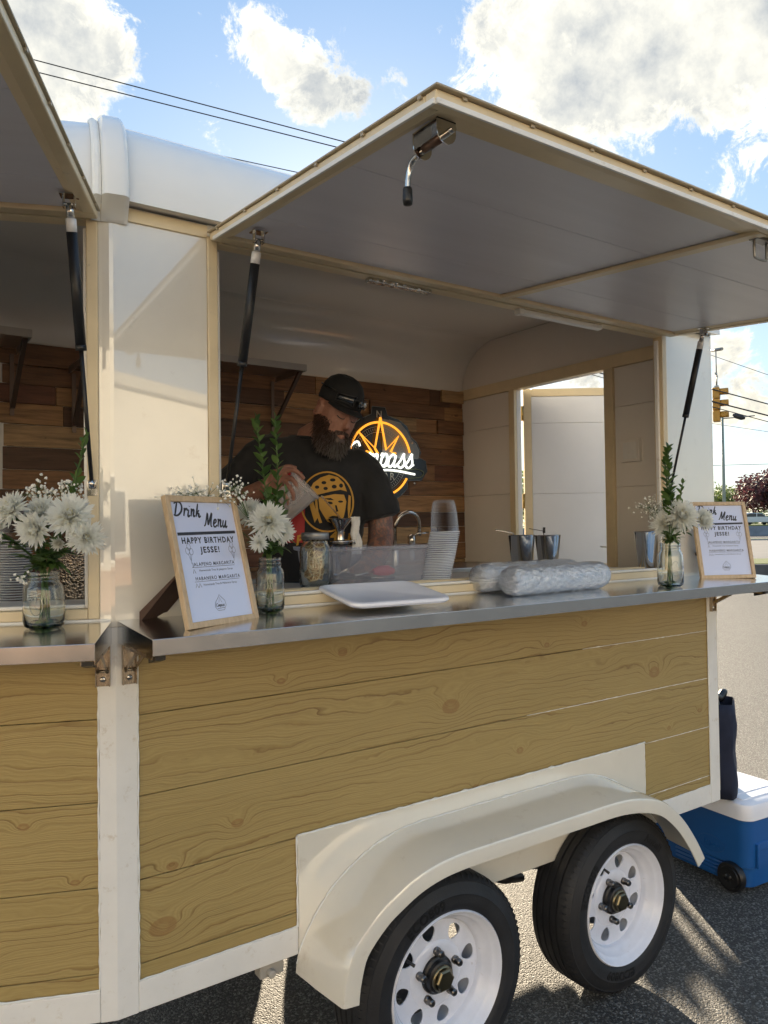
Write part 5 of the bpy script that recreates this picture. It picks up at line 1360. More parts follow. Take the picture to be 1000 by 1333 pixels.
gyps('long baby breath spray showing above the left menu frame', bm_, atp(262, 643, 2.02), (.085, .05, .045), 13, 120)
gyps('baby breath spray between the left menu and the leaf sprigs', bm_, atp(306, 642, 2.06), (.05, .05, .045), 14, 80)
# right jar and bouquet
JR = Vector((2.01, -0.205, 1.5112))
mason_jar('glass mason jar with the bouquet at the right end of the counter', *JR, .048, .165)
br_ = fwo(JR, z=.012); NECK = fwo(JR, z=.165)
FR = [((866,683,2.98),.060,(-.35,.15)),((886,673,2.96),.072,(.0,.3)),((914,677,2.98),.050,(.7,.2))]
LR = ['white chrysanthemum at the left of the rightmost bouquet', 'largest white chrysanthemum of the rightmost bouquet', 'white chrysanthemum touching the right menu frame']
for i, ((px, py, t_), r_, (fr_, fz)) in enumerate(FR):
    mum(LR[i], br_+Vector((.012*math.cos(i*1.7), .012*math.sin(i*1.7), 0)), atp(px, py, t_), r_, -FWH+RTH*fr_+Vector((0, 0, fz+.2)), 60+i, n=140)
ruscus('tall leafy sprig of the rightmost bouquet, below the right gas strut', br_, atp(869, 584, 3.06), 25, 34, .048, start=.5)
ruscus('second tall leafy sprig close behind the rightmost bouquet', br_, atp(866, 600, 3.10), 27, 26, .046, start=.5)
ruscus('short leafy sprig right of the tall one in the rightmost bouquet', br_, atp(889, 629, 3.0), 26, 10, .036, start=.68)
gyps('baby breath spray leaning left out of the rightmost bouquet', br_, atp(848, 662, 3.02), (.075, .06, .065), 23, 130)
# dark leaf bits low in each bouquet
# citrus jar on the serving shelf
citrus = mat('dried_citrus', (.42, .26, .09), .6); t = tree(citrus); tc = t.node('ShaderNodeTexCoord').outputs['Object']; x, y, z = t.sep(tc)
rr3 = t.math('SQRT', t.math('ADD', t.math('MULTIPLY', x, x), t.math('MULTIPLY', y, y))); an = t.math('ARCTAN2', y, x)
seg = t.ramp(t.math('ABSOLUTE', t.math('SINE', t.math('MULTIPLY', an, 5.0))), [(0, 1), (.18, 1), (.32, 0)])
rind = t.ramp(t.math('MULTIPLY', rr3, 32.0), [(0.0, 1), (.10, 0.6), (.16, 0), (.72, 0), (.76, 1.0), (.92, 1), (.96, .2)])
oi = t.node('ShaderNodeObjectInfo').outputs['Random']
base_c = t.mix(oi, (.10, .04, .012), (.33, .17, .04))
t.put(t.b.inputs['Base Color'], t.mix(t.math('MAXIMUM', seg, rind), base_c, (.62, .50, .30)))
cj = mason_jar('tall glass jar of dried citrus slices beside the plastic bin', 0.655, 0.130, 1.5565, .050, .178, group='storage jar')
b = B(); b.lathe([(0, .181), (.041, .181), (.044, .178), (.044, .158), (.0425, .158), (.0425, .176), (0, .177)], n=32); obj('lid', b, galv, cj, world=False)
bb = B(); bb.lathe([(0, 0), (.026, 0), (.029, .0012), (.026, .0028), (0, .003)], n=20); slice_me = bb.mesh('citrus_slice'); slice_me.materials.append(citrus)
rcj = random.Random(9)
for i in range(34):
    o = bpy.data.objects.new('citrus_slice', slice_me); COL.objects.link(o)
    hh = .015+.118*(i//2)/16; az = rcj.uniform(0, 2*PI); k = rcj.uniform(.6, .95)
    front = i % 2 == 0
    rad_ = .012 if not front else .018
    a = math.atan2(-FWH.y, -FWH.x)+rcj.uniform(-1.2, 1.2) if front else az
    o.location = (0.655+rad_*math.cos(a), .130+rad_*math.sin(a), 1.5565+.028+hh*.9)
    o.rotation_euler = (R(rcj.uniform(40, 85)), R(rcj.uniform(-12, 12)), a+PI/2+rcj.uniform(-.4, .4)); o.scale = (k, k, 1.1)
    tag(o, 'dried citrus slice packed in the tall glass jar', 'fruit slice', 'dried citrus slices in the jar')

# plastic bin, its lid and what is in it
bin_ = thing('plastic_bin', 'clear plastic storage bin behind the white lid', 'bin', (0.90, 0.225, 1.5565), R(2))
b = B(); rings = []
for z, ins in ((0.001, 0.014), (0.012, .010), (.118, 0.0), (.121, -.010), (.132, -.012)): rings.append([(x, y, z) for x, y in rrect(-.205+ins, .205-ins, -.115+ins, .115-ins, .022, 5)])
for z, ins in ((.132, -.008), (.123, -.006), (.118, .0035), (.012, .0135), (.004, .02)): rings.append([(x, y, z) for x, y in rrect(-.205+ins, .205-ins, -.115+ins, .115-ins, .022, 5)])
b.loft(rings); obj('bin_body', b, frost, bin_, smooth=40, world=False)
b = B()
for x in (-.212, .212): b.tube([(x, -.04, .118), (x+math.copysign(.012, x), -.03, .112), (x+math.copysign(.012, x), .03, .112), (x, .04, .118)], .004, 6)
for k in range(7): b.box(-.188, -.172, -.1085, -.1075, .03+k*.012, .034+k*.012)
obj('bin_handle', b, frost, bin_, world=False)
pk = mat('pink_rubber', (.55, .06, .10), .4)
sc_ = thing('peeler', 'pink handled tool lying in the plastic bin', 'kitchen tool', (0.955, .19, 1.575))
b = B(); b.tube([(-.04, 0, .024), (-.02, 0, .026), (.02, 0, .026), (.045, 0, .022)], [.010, .017, .019, .010], 12, flat=.8); obj('handle', b, pk, sc_, world=False, smooth=60)
b = B(); b.tube([(-.14, .01, .008), (-.04, 0, .024)], .004, 6); obj('blade', b, chrome, sc_, world=False)
tg = thing('kitchen_tongs', 'dark handled steel tongs lying in the plastic bin', 'kitchen tool', (0.84, .20, 1.562))
b = B(); b.tube([(-.10, -.02, .012), (-.05, -.01, .03), (.08, .02, .014)], [.008, .012, .006], 8); obj('grip', b, blackp, tg, world=False)
b = B(); b.tube([(.08, .02, .014), (.17, .0, .012)], .005, 6); b.tube([(-.12, .03, .008), (.1, .05, .02), (.16, .06, .01)], .004, 6); obj('arm', b, chrome, tg, world=False)
pg2 = thing('steel_jigger', 'small dark steel jigger lying in the plastic bin', 'jigger', (.80, .235, 1.588))
b = B(); b.lathe([(.022, -.03), (.008, 0), (.024, .035)], axis='x', n=20); obj('cup', b, tin_m, pg2, world=False, smooth=60)
# white lid lying across the sill
def lid_plate():
    th = thing('white_tray_lid', 'white rectangular plastic lid lying across the counter before the bin', 'lid', (0.765, -0.090, 1.5455), R(-9.5))
    b = B(); rings = []
    for z, ins in ((-.003, .006), (.004, 0), (.011, 0.001), (.0135, .006), (.0135, .013), (.0095, .018)): rings.append([(x, y, z) for x, y in rrect(-.168+ins, .168-ins, -.128+ins, .128-ins, .035, 6)])
    b.loft(rings); o = obj('plate', b, wplas, th, smooth=40, world=False)
    th.rotation_euler = (R(8.5), 0, R(-4)); return th
lid_plate()

# stack of clear cups, upside down
bb = B(); n_ = 40; prof = []
ro, ri, hc = .0520, .0370, .115
pts = [(ro, 0), (ro+.0018, .0015), (ro, .0035), (ro-.003, .004), (ri+.008, hc*.62), (ri+.003, hc*.90), (ri-.002, hc*.985), (ri-.010, hc), (0, hc-.003)]
bb.lathe(pts, n=n_)
body_pl = bpy.data.materials.new('cup_wall_plastic'); body_pl.use_nodes = True; thin_plastic(body_pl, (.80, .84, .90), .0, .12); rim_pl = bpy.data.materials.new('cup_rim_plastic'); rim_pl.use_nodes = True; thin_plastic(rim_pl, (.85, .88, .92), .55, .12)
cup_me = bb.mesh('cup'); bb = B(); bb.lathe([p for p in pts[:5]]+[(ri+.0095, hc*.42)], n=n_); bb2 = None
pts2 = pts[:4]+[(ro-.0045, .012), (ro-.0065, .030)]
bb = B(); bb.lathe(pts2, n=n_); cup_low = bb.mesh('cup_nested')
for me in (cup_me, cup_low):
    me.materials.append(body_pl); me.materials.append(rim_pl)
    for p in me.polygons:
        p.use_smooth = True; p.material_index = 1 if p.center.z < .0038 else 0
    me.set_sharp_from_angle(angle=R(40))
def cup_stack(x, y, z, n, dz, lean, label, group, tilt=(0, 0)):
    for k in range(n):
        o = bpy.data.objects.new('plastic_cup', cup_me if k >= n-2 else cup_low); COL.objects.link(o)
        o.location = (x+lean[0]*k, y+lean[1]*k, z+dz*k); o.rotation_euler = (tilt[0], tilt[1], k*.3)
        top_ = k == n-1
        tag(o, ('topmost clear cup of the ' if top_ else 'clear plastic cup nested upside down in the ')+label, 'cup', group)
        if top_: del o['group']
cup_stack(1.125, .115, 1.5575, 30, .0059, (RTH*.00125)[:2], 'leaning stack right of the bin', 'cups stacked right of the bin', (0.02, .03))
cup_stack(-.10, .86, 1.44, 34, .0085, (0, 0), 'stack inside the left window', 'cups stacked inside the left window')

# two sleeves of cups in a film pack
pk_ = thing('cup_sleeve_pack', 'two shrink wrapped sleeves of clear cups lying on the counter', 'packaged cups', (1.49, -0.065, 1.512), R(3))
for (yy, zz, xo, nm) in ((-.052, .0535, .0, 'sleeve'), (.055, .061, -.035, 'sleeve')):
    b = B(); rnd = random.Random(int(abs(yy)*1000)+int(xo*100)); rings = []; nr = 90
    for k in range(nr+1):
        u = k/nr; x = -.262+.524*u+xo
        rad = .0505*(min(1, (u+.02)*11)**.18)*(min(1, (1.02-u)*9)**.3)
        if u in (0, 1): rad = .012
        ring = []
        for j in range(54):
            a = 2*PI*j/54; w_ = rad*(1+rnd.uniform(-.010, .010)+.020*math.sin(j*.9+k*.55+1.5*math.sin(k*.21))+.014*math.sin(j*1.7-k*.8)); ring.append((x, yy+w_*math.cos(a), zz+max(w_*math.sin(a), -zz+.001 if yy < 0 else -.048)))
        rings.append(ring)
    b.loft(rings); sl2 = obj('sleeve_film', b, film, pk_, world=False)
    b = B()
    for k in range(42): b.lathe([(.0455, 0), (.0465, .0012), (.0455, .0024), (.038, .0026)], (-.235+.0115*k+xo, yy, zz), 'x', 24)
    b.lathe([(.044, 0), (.033, .1), (.028, .103), (0, .103)], (.225+xo-.1, yy, zz), 'x', 24)
    obj('cup_rims', b, plas, sl2)
# steel shaker tins behind the pack
def tin(label, x, y, z, r0, r1, h, grp='steel shaker tins'):
    t_ = thing('shaker_tin', label, 'tin', (x, y, z), group=grp)
    b = B(); b.lathe([(0, .001), (r0-.004, .001), (r0, .006), (r1, h-.004), (r1+.0012, h-.002), (r1, h), (r1-.002, h-.002), (r0-.002, .01), (0, .008)], n=40); obj('tin_body', b, tin_m, t_, smooth=50, world=False); return t_
tin('left one of the two steel tins behind the wrapped cups', 1.555, .125, 1.5565, .034, .0500, .158)
tin('right one of the two steel tins behind the wrapped cups', 1.697, .125, 1.5565, .034, .0500, .155)
tin('dark looking steel tin behind the rightmost bouquet', 2.235, .070, 1.5565, .034, .049, .162)
sp = thing('bar_spoon', 'thin steel spoon sticking out left of the left tin', 'spoon', (1.555, .125, 1.57)); b = B(); b.tube([(.03, 0, .0), (-.045, 0, .152), (-.125, .01, .165)], [.0018, .0018, .003], 6); obj('shaft', b, chrome, sp, world=False)
sp = thing('bar_spoon', 'short dark spoon standing in the right tin', 'spoon', (1.697, .125, 1.57)); b = B(); b.tube([(.02, 0, .0), (-.025, 0, .158), (-.10, .0, .168)], [.0018, .0018, .0015], 6); b.tube([(-.02, 0, .15), (-.018, 0, .172)], .005, 8); obj('shaft', b, blackp, sp, world=False)
# things seen inside the left window
hb = steel('hammered_steel', (.42, .36, .30), .25); t = tree(hb); tc = t.node('ShaderNodeTexCoord').outputs['Object']; v_ = t.node('ShaderNodeTexVoronoi', i_Vector=tc, i_Scale=150.0); t.put(t.b.inputs['Normal'], t.bump(v_.outputs[0], 1.0, .004))
hc_ = thing('ice_bucket', 'hammered steel container behind the leftmost bouquet', 'bucket', (.115, .86, 1.50))
b = B(); b.lathe([(0, 0), (.085, 0), (.098, .02), (.105, .19), (.108, .20), (.100, .198), (.095, .02), (0, .01)], n=36); obj('bucket_wall', b, hb, hc_, smooth=40, world=False)
b = B(); b.box(-.36, .34, .66, 1.05, 1.46, 1.499); b.box(-.36, .34, .66, .68, .63, 1.4595); o = obj('inner_counter', b, mat('dark_counter', (.03, .028, .026), .4), trailer, bevel=.003)
kt = thing('glass_carafe', 'clear carafe with shiny top inside the left window', 'carafe', (.20, .92, 1.50))
b = B(); b.lathe([(0, .002), (.045, .002), (.05, .02), (.045, .14), (.022, .18), (.022, .215), (.026, .22), (.020, .215), (.020, .18), (.042, .14), (.046, .02), (0, .006)], n=28); obj('carafe_body', b, glass, kt, smooth=60, world=False)

# neon sign
sign = thing('neon_sign', 'lit neon compass bar sign on the reclaimed wood wall', 'sign', (1.918, 1.63, 2.142))
acr = mat('sign_acrylic_black', (.012, .013, .014), .25); slate = mat('sign_slate_blue', (.22, .26, .30), .45); clearedge = mat('acrylic_edge', (.35, .38, .38), .2)
def neon_mat(name, c, s):
    m = bpy.data.materials.new(name); m.use_nodes = True; b_ = m.node_tree.nodes['Principled BSDF']; b_.inputs['Base Color'].default_value = c+(1,); b_.inputs['Emission Color'].default_value = c+(1,); b_.inputs['Emission Strength'].default_value = s; return m
n_or = neon_mat('neon_amber', (1.0, .37, .035), .46); n_wh = neon_mat('neon_white', (.95, .97, .88), .55)
Ms = lambda d: Matrix(((1,0,0,0),(0,0,-1,d),(0,1,0,0),(0,0,0,1)))
rs = .210
outl = [(.255*math.cos(a), .255*math.sin(a)) for a in [R(q) for q in range(120, 325, 8)]]
outl += [(.20, -.12), (.30, -.115), (.345, -.06), (.335, .0), (.285, .02), (.30, .05), (.27, .11), (.225, .14), (.20, .20), (.14, .235), (.06, .255), (.045, .30), (-.045, .30), (-.05, .255)]
vs, fs = poly_mesh([outl], .003); bk = obj('backing_panel', B().add(vs, fs, Ms(0)), [acr], sign, world=False)
mp = [(.02, .235), (.07, .23), (.15, .215), (.195, .17), (.225, .125), (.26, .10), (.285, .055), (.275, .01), (.02, .01)]
vs, fs = poly_mesh([mp], .0008); obj('slate_print', B().add(vs, fs, Ms(-.0045)), slate, bk)
b = B(); b.tube([Ms(-.002) @ Vector((x*1.0, y, 0)) for x, y in mp[1:8]], .004, 6); b.tube([Ms(-.001) @ Vector((x, y, 0)) for x, y in outl], .0025, 5, closed=True); obj('acrylic_rim', b, clearedge, bk)
b = B()
for r_, w_ in ((.155, .0022), (.185, .0018)): ribbon(b, [(r_*math.cos(a), r_*math.sin(a)) for a in [2*PI*k/48 for k in range(49)]], w_, Ms(-.0056))
for k in range(72):
    a = 2*PI*k/72; ribbon(b, [(.163*math.cos(a), .163*math.sin(a)), (.177*math.cos(a), .177*math.sin(a))], .0022, Ms(-.0056))
vs, fs = text_geo('BAR', .060, bold=.001, space=1.15); b.add(vs, fs, Ms(-.0058) @ Matrix.Translation((.045, -.118, 0)))
vs, fs = text_geo('N', .055, bold=.001); b.add(vs, fs, Ms(-.0058) @ Matrix.Translation((0, .240, 0)))
vs, fs = text_geo('W', .045, bold=.001); b.add(vs, fs, Ms(-.0058) @ Matrix.Translation((-.235, -.02, 0)))
obj('sign_print', b, mat('sign_print_grey', (.42, .42, .38), .4), bk)
def neon(name, pts, m, r=.0065, closed=False):
    b = B(); b.tube([Ms(-.018) @ Vector((p[0], p[1], 0)) for p in pts], r, 8, closed=closed); return obj(name, b, m, sign, world=False)
neon('neon_ring', [(rs*math.cos(a), rs*math.sin(a)) for a in [R(q) for q in range(12, 169, 4)]], n_or)
neon('neon_ring', [(rs*math.cos(a), rs*math.sin(a)) for a in [R(q) for q in range(205, 333, 4)]], n_or)
star = [(-.045, .035), (-.14, .13), (-.035, .055), (0, .235), (.035, .055), (.125, .13), (.05, .035), (.09, .03)]
neon('neon_star', [(-.10, .04), (-.055, .03), (-.145, .145), (-.040, .06), (0, .238)], n_or); neon('neon_star', [(0, .238), (.038, .055), (.125, .135), (.070, .045), (.105, .035)], n_or); neon('neon_star', [(-.040, .06), (-.02, .03)], n_or)
st, wd = script_strokes('Compass', .136, .22)
for s_ in st: neon('neon_letter', [(p.x-.240, p.y-.045) for p in catmull([(q[0], q[1], 0) for q in s_], 5)], n_wh, .0062)
neon('neon_underline', catmull([(-.16, -.085, 0), (.05, -.062, 0), (.24, -.082, 0)], 6), n_wh, .0062)
b = B(); b.tube([Ms(-.008) @ Vector(p) for p in catmull([(.10, -.075, 0), (.24, -.05, 0), (.31, -.065, 0), (.29, -.095, 0), (.16, -.11, 0)], 6)], .0022, 5); obj('sign_print', b, mat('sign_green', (.18, .22, .12), .4), bk)
for (x, y) in ((.235, .105), (.245, -.135), (-.2, .16), (.10, -.235)):
    b = B(); b.lathe([(0, -.012), (.007, -.010), (.008, 0)], (x, -.003, y), 'y', 12); obj('standoff_screw', b, chrome, sign, world=False)

# ------------------------------------------------------------------ the man at the bar
skin = mat('skin', (0.40, 0.20, 0.13), .5, Subsurface_Weight=.1); t = tree(skin); skin.node_tree.nodes['Principled BSDF'].inputs['Subsurface Radius'].default_value = (.01, .004, .002)
tc = t.node('ShaderNodeTexCoord').outputs['Object']; n = t.noise(tc, 45, 5, .6)
x, y, z = t.sep(tc)
tat = t.noise(tc, 26, 4, .7, 1.5); lowarm = t.math('MULTIPLY', t.math('GREATER_THAN', x, 0.08), t.math('LESS_THAN', z, 1.30))
c = t.mix(t.ramp(n, [(.3, 0), (.7, 1)]), (0.24, 0.108, 0.070), (0.31, .15, .10))
c = t.mix(t.math('MULTIPLY', lowarm, t.ramp(tat, [(.46, 0), (.52, .65), (.58, .75), (.64, .1)])), c, (.07, .07, .075))
t.put(t.b.inputs['Base Color'], c); t.put(t.b.inputs['Normal'], t.bump(t.noise(tc, 220, 3), .15, .002))
shirt_m = varied(mat('black_tshirt', (0.012, 0.012, 0.013), .85, Sheen_Weight=.08), 8, .3, .1, .25, 260)
capm = varied(mat('black_cap_cloth', (0.009, 0.009, 0.010), .8), 10, .3, .1, .3, 300)
beard_m = mat('beard_hair', (0.055, 0.022, 0.012), .5); t = tree(beard_m); g_ = t.node('ShaderNodeNewGeometry'); zz = t.sep(t.node('ShaderNodeTexCoord').outputs['Object'])[2]
grey = t.ramp(t.math('ADD', t.math('MULTIPLY', t.math('SUBTRACT', 1.47, zz), 9.0), t.math('MULTIPLY', t.math('SUBTRACT', g_.outputs['Random Per Island'], .5), 1.3)), [(.15, 0), (.8, 1)])
t.put(t.b.inputs['Base Color'], t.mix(grey, t.mix(g_.outputs['Random Per Island'], (.018, .008, .005), (.075, .028, .012)), (.15, .135, .12)))
man = thing('person', 'bearded man in black cap and printed black t-shirt pouring a drink behind the counter', 'man', (0.92, 0.456, 0.62), -yaw)

def ell(c, rx, ry, n=20, tilt=0.0, yaw_=0.0, e=1.0):
    P = []
    for k in range(n):
        a = 2*PI*k/n; ca, sa = math.cos(a), math.sin(a)
        x, y = math.copysign(abs(ca)**e, ca)*rx, math.copysign(abs(sa)**e, sa)*ry
        X = x*math.cos(yaw_)-y*math.sin(yaw_); Y = x*math.sin(yaw_)+y*math.cos(yaw_)
        P.append((c[0]+X, c[1]+Y, c[2]+X*tilt))
    return P
# head frame
hc = Vector((0.014, -0.055, 1.545))
hf = Vector((0.50, -0.78, -0.42)).normalized(); hup = Vector((0.50, -0.28, 1.0)); hs = hf.cross(hup).normalized()*-1; hs = hup.cross(hf).normalized(); hup = hf.cross(hs).normalized()
if hup.z < 0: hup = -hup; 
HM = Matrix(((hs.x, hf.x, hup.x, hc.x), (hs.y, hf.y, hup.y, hc.y), (hs.z, hf.z, hup.z, hc.z), (0, 0, 0, 1)))   # local x = side, y = forward, z = up
def H(x, y, z): return HM @ Vector((x*.93, y*.93, z*.95))
sgn = 1 if hs.x > 0 else -1      # side axis points to image right when sgn = 1
b = B()
# skull and face rings (z from chin up), centre y, half width, half depth
HR = [(-.118, .045, .020, .022), (-.108, .038, .040, .046), (-.088, .030, .054, .064), (-.060, .022, .064, .077), (-.030, .014, .070, .084), (0.0, .006, .0735, .090), (.028, .0, .076, .095), (.055, -.006, .0765, .096), (.080, -.010, .071, .090), (.102, -.012, .056, .074), (.118, -.012, .032, .044), (.123, -.012, .010, .014)]
rings = []
for z_, cy_, rx_, ry_ in HR: rings.append([H(p[0], p[1], z_) for p in ell((0, cy_, 0), rx_, ry_, 24, e=.92)])
b.loft(rings)
# nose, brow, cheeks, lips, ears
b.loft([[H(x, y, z) for x, y, z in r] for r in (
 [(-.009,.088,.026),(.009,.088,.026),(.006,.098,.026),(-.006,.098,.026)], [(-.012,.086,.002),(.012,.086,.002),(.008,.109,.004),(-.008,.109,.004)], [(-.019,.080,-.022),(.019,.080,-.022),(.012,.121,-.018),(-.012,.121,-.018)], [(-.014,.082,-.032),(.014,.082,-.032),(.009,.110,-.031),(-.009,.110,-.031)])])
b.tube([H(-.045, .078, .032), H(-.018, .094, .034), H(.018, .094, .034), H(.045, .078, .032)], [.006, .010, .010, .006], 8)
for s_ in (-1, 1):
    b.tube([H(s_*.032, .070, -.018), H(s_*.046, .058, -.020)], [.018, .016], 8)
    b.tube([H(s_*.017, .080, .014), H(s_*.044, .073, .012)], [.0115, .009], 8)     # closed lids
    e_ = [H(s_*(.076+.010*abs(math.sin(a))), -.004+.017*math.cos(a)-.004, .004+.030*math.sin(a)) for a in [2*PI*k/14 for k in range(14)]]
    b.tube(e_, .0062, 7, closed=True); b.tube([H(s_*.072, .004, .004), H(s_*.080, -.008, .004)], .014, 8)
b.tube([H(-.022, .092, -.058), H(0, .101, -.056), H(.022, .092, -.058)], [.004, .0075, .004], 8); b.tube([H(-.019, .090, -.067), H(0, .098, -.069), H(.019, .090, -.067)], [.004, .0085, .004], 8)
# neck and torso core
ncb = Vector((-.085, .035, 1.43))
b.tube([ncb+Vector((0, 0, -.05)), ncb+Vector((.01, -.01, .04)), hc+Vector((-.02, .03, -.05)), hc], [.085, .066, .064, .06], 16)
TY = R(10)
TR = [(-.075, .045, .86, .150, .115), (-.075, .04, .95, .165, .125), (-.085, .03, 1.08, .180, .130), (-.085, .02, 1.20, .190, .130), (-.085, .025, 1.32, .200, .118), (-.085, .035, 1.39, .165, .095), (-.085, .035, 1.44, .080, .068)]
b.loft([ell((x_, y_, z_), rx_-.012, ry_-.012, 24, -.12 if z_ > 1.3 else -.05, TY) for x_, y_, z_, rx_, ry_ in TR])
# legs
for s_ in (-1, 1):
    b.tube([(-.075+s_*.085, .045, .90), (-.075+s_*.10, .04, .48), (-.075+s_*.105, .06, .09)], [.085, .062, .042], 12)
    b.tube([(-.075+s_*.105, .09, .035), (-.075+s_*.12, -.02, .035), (-.075+s_*.125, -.12, .025)], [.036, .040, .025], 10)
# arms: image left arm raised to hold the jug, image right arm down
A_L = [Vector(p) for p in ((-.255, .045, 1.425), (-.335, .01, 1.315), (-.385, -.03, 1.225), (-.30, -.12, 1.245), (-.205, -.215, 1.282))]
b.tube(catmull(A_L, 5), [.054-.0007*i for i in range(10)]+[.048-.0018*i for i in range(11)], 14)
A_R = [Vector(p) for p in ((.075, .045, 1.355), (.150, .035, 1.25), (.172, .020, 1.09), (.13, -.11, .995), (.06, -.22, .95))]
b.tube(catmull(A_R, 5), [.050-.0002*i for i in range(10)]+[.050-.0018*i for i in range(11)], 14)
# hand on the jug
pc = Vector((-.172, -.243, 1.293))
b.loft([[Vector(q) for q in r] for r in (
 [(-.215,-.190,1.310),(-.190,-.205,1.255),(-.205,-.228,1.250),(-.228,-.215,1.305)],
 [(-.178,-.212,1.335),(-.160,-.228,1.245),(-.178,-.256,1.243),(-.198,-.240,1.332)],
 [(-.142,-.235,1.338),(-.142,-.243,1.252),(-.155,-.268,1.250),(-.158,-.262,1.333)])])
FING = [([(-.150,-.255,1.325),(-.118,-.275,1.328),(-.095,-.278,1.312),(-.082,-.272,1.297)], .0098),
        ([(-.150,-.262,1.305),(-.120,-.288,1.296),(-.102,-.290,1.268),(-.100,-.284,1.245)], .0102),
        ([(-.152,-.264,1.284),(-.130,-.290,1.270),(-.117,-.292,1.243),(-.118,-.284,1.222)], .0098),
        ([(-.158,-.262,1.262),(-.145,-.285,1.245),(-.136,-.288,1.223),(-.138,-.282,1.206)], .0088),
        ([(-.185,-.215,1.325),(-.150,-.195,1.345),(-.118,-.180,1.340)], .0112)]
for P, r_ in FING:
    q = catmull(P, 4); b.tube(q, [r_*(1-.28*i/len(q)) for i in range(len(q))], 9)
# the other hand, resting low behind the counter
for k in range(4): b.tube([(.05-.012*k, -.22-.01*k, .945), (.02-.014*k, -.265, .940), (.0-.014*k, -.285, .925)], [.010, .009, .007], 7)
b.tube([(.075, -.20, .955), (.045, -.24, .945)], [.030, .028], 10); b.tube([(.07, -.24, .955), (.075, -.27, .935)], [.011, .008], 7)
body = obj('body', b, skin, man, world=False)
md = body.modifiers.new('remesh', 'REMESH'); md.mode = 'VOXEL'; md.voxel_size = .0042; md.use_smooth_shade = True
md = body.modifiers.new('smooth', 'SMOOTH'); md.factor = .5; md.iterations = 3
# face details
b = B()
for s_ in (-1, 1):
    P = [H(s_*.014, .0925, .0085), H(s_*.024, .0945, .0045), H(s_*.036, .089, .0055), H(s_*.045, .080, .010)]
    b.tube(catmull(P, 4), [.0009]+[.0017]*11+[.0009], 5)
obj('eyelash', b, blackp, man, world=False)
b = B(); rh = random.Random(4)
for s_ in (-1, 1):
    for k in range(90):
        u = rh.random(); p = H(s_*(.012+.038*u), .109-.022*u*u-.003, .031+.009*math.sin(u*2.6)+rh.uniform(-.004, .004)); d_ = (H(s_*.05, .06, .035)-p).normalized()*.009
        b.tube([p, p+d_*.6+Vector((0, 0, .001)), p+d_], [.0013, .0010, .0004], 3, caps=False)
obj('eyebrow', b, beard_m, man, world=False)
# beard: base volume plus strands
b = B()
BR = [(-.020, .010, .0745, .0855, 0), (-.045, .018, .074, .086, 0), (-.072, .028, .070, .083, 0), (-.096, .036, .062, .072, 0), (-.110, .041, .054, .062, 0), (-.122, .045, .038, .046, 0), (-.132, .047, .018, .024, 0)]
rings = []
for z_, cy_, rx_, ry_, _ in BR:
    ring = []
    for k in range(28):
        a = 2*PI*k/28; wob = 1+.045*math.sin(5*a+z_*90)+.03*math.sin(9*a-z_*140)
        x, y = rx_*.95*math.cos(a)*wob, cy_+ry_*math.sin(a)*wob
        if z_ > -.055 and y > .070 and abs(x) < .055: y = .070
        ring.append(H(x, y, z_))
    rings.append(ring)
b.loft(rings)
for k in range(2600):
    a = rh.uniform(-.35, PI+.35); zz = rh.uniform(-.124, -.012)
    i = 0
    while i < len(BR)-2 and BR[i+1][0] > zz: i += 1
    f = (zz-BR[i][0])/(BR[i+1][0]-BR[i][0]); cy_ = BR[i][1]*(1-f)+BR[i+1][1]*f; rx_ = BR[i][2]*(1-f)+BR[i+1][2]*f; ry_ = BR[i][3]*(1-f)+BR[i+1][3]*f
    x, y = rx_*math.cos(a)*.97, cy_+ry_*math.sin(a)*.97
    if zz > -.050 and y > .060 and abs(x) < .052: continue
    if -.074 < zz < -.050 and abs(x) < .020 and y > 0: continue
    L = .013+.020*max(0, (-zz-.04)/.11); p = H(x, y, zz)
    d_ = (H(x*1.25, y*1.12+.004, zz-1.3*L)-p).normalized(); w = Vector((rh.gauss(0, .0035), rh.gauss(0, .0035), rh.gauss(0, .002)))
    b.tube([p, p+d_*L*.5+w, p+d_*L+w*1.6-Vector((0, 0, L*.15))], [.0013, .0010, .0003], 3, caps=False)
for k in range(260):     # moustache
    u = rh.uniform(-1, 1); p = H(u*.030, .104-.010*u*u, -.040+rh.uniform(-.005, .004)-.006*abs(u)); q = H(u*.046, .094-.014*abs(u), -.064-.012*abs(u)+rh.uniform(-.004, .003))
    b.tube([p, p.lerp(q, .5)+(H(0, 1.0, 0)-H(0, 0, 0))*.003, q], [.0014, .0012, .0004], 3, caps=False)
obj('beard', b, beard_m, man, world=False)
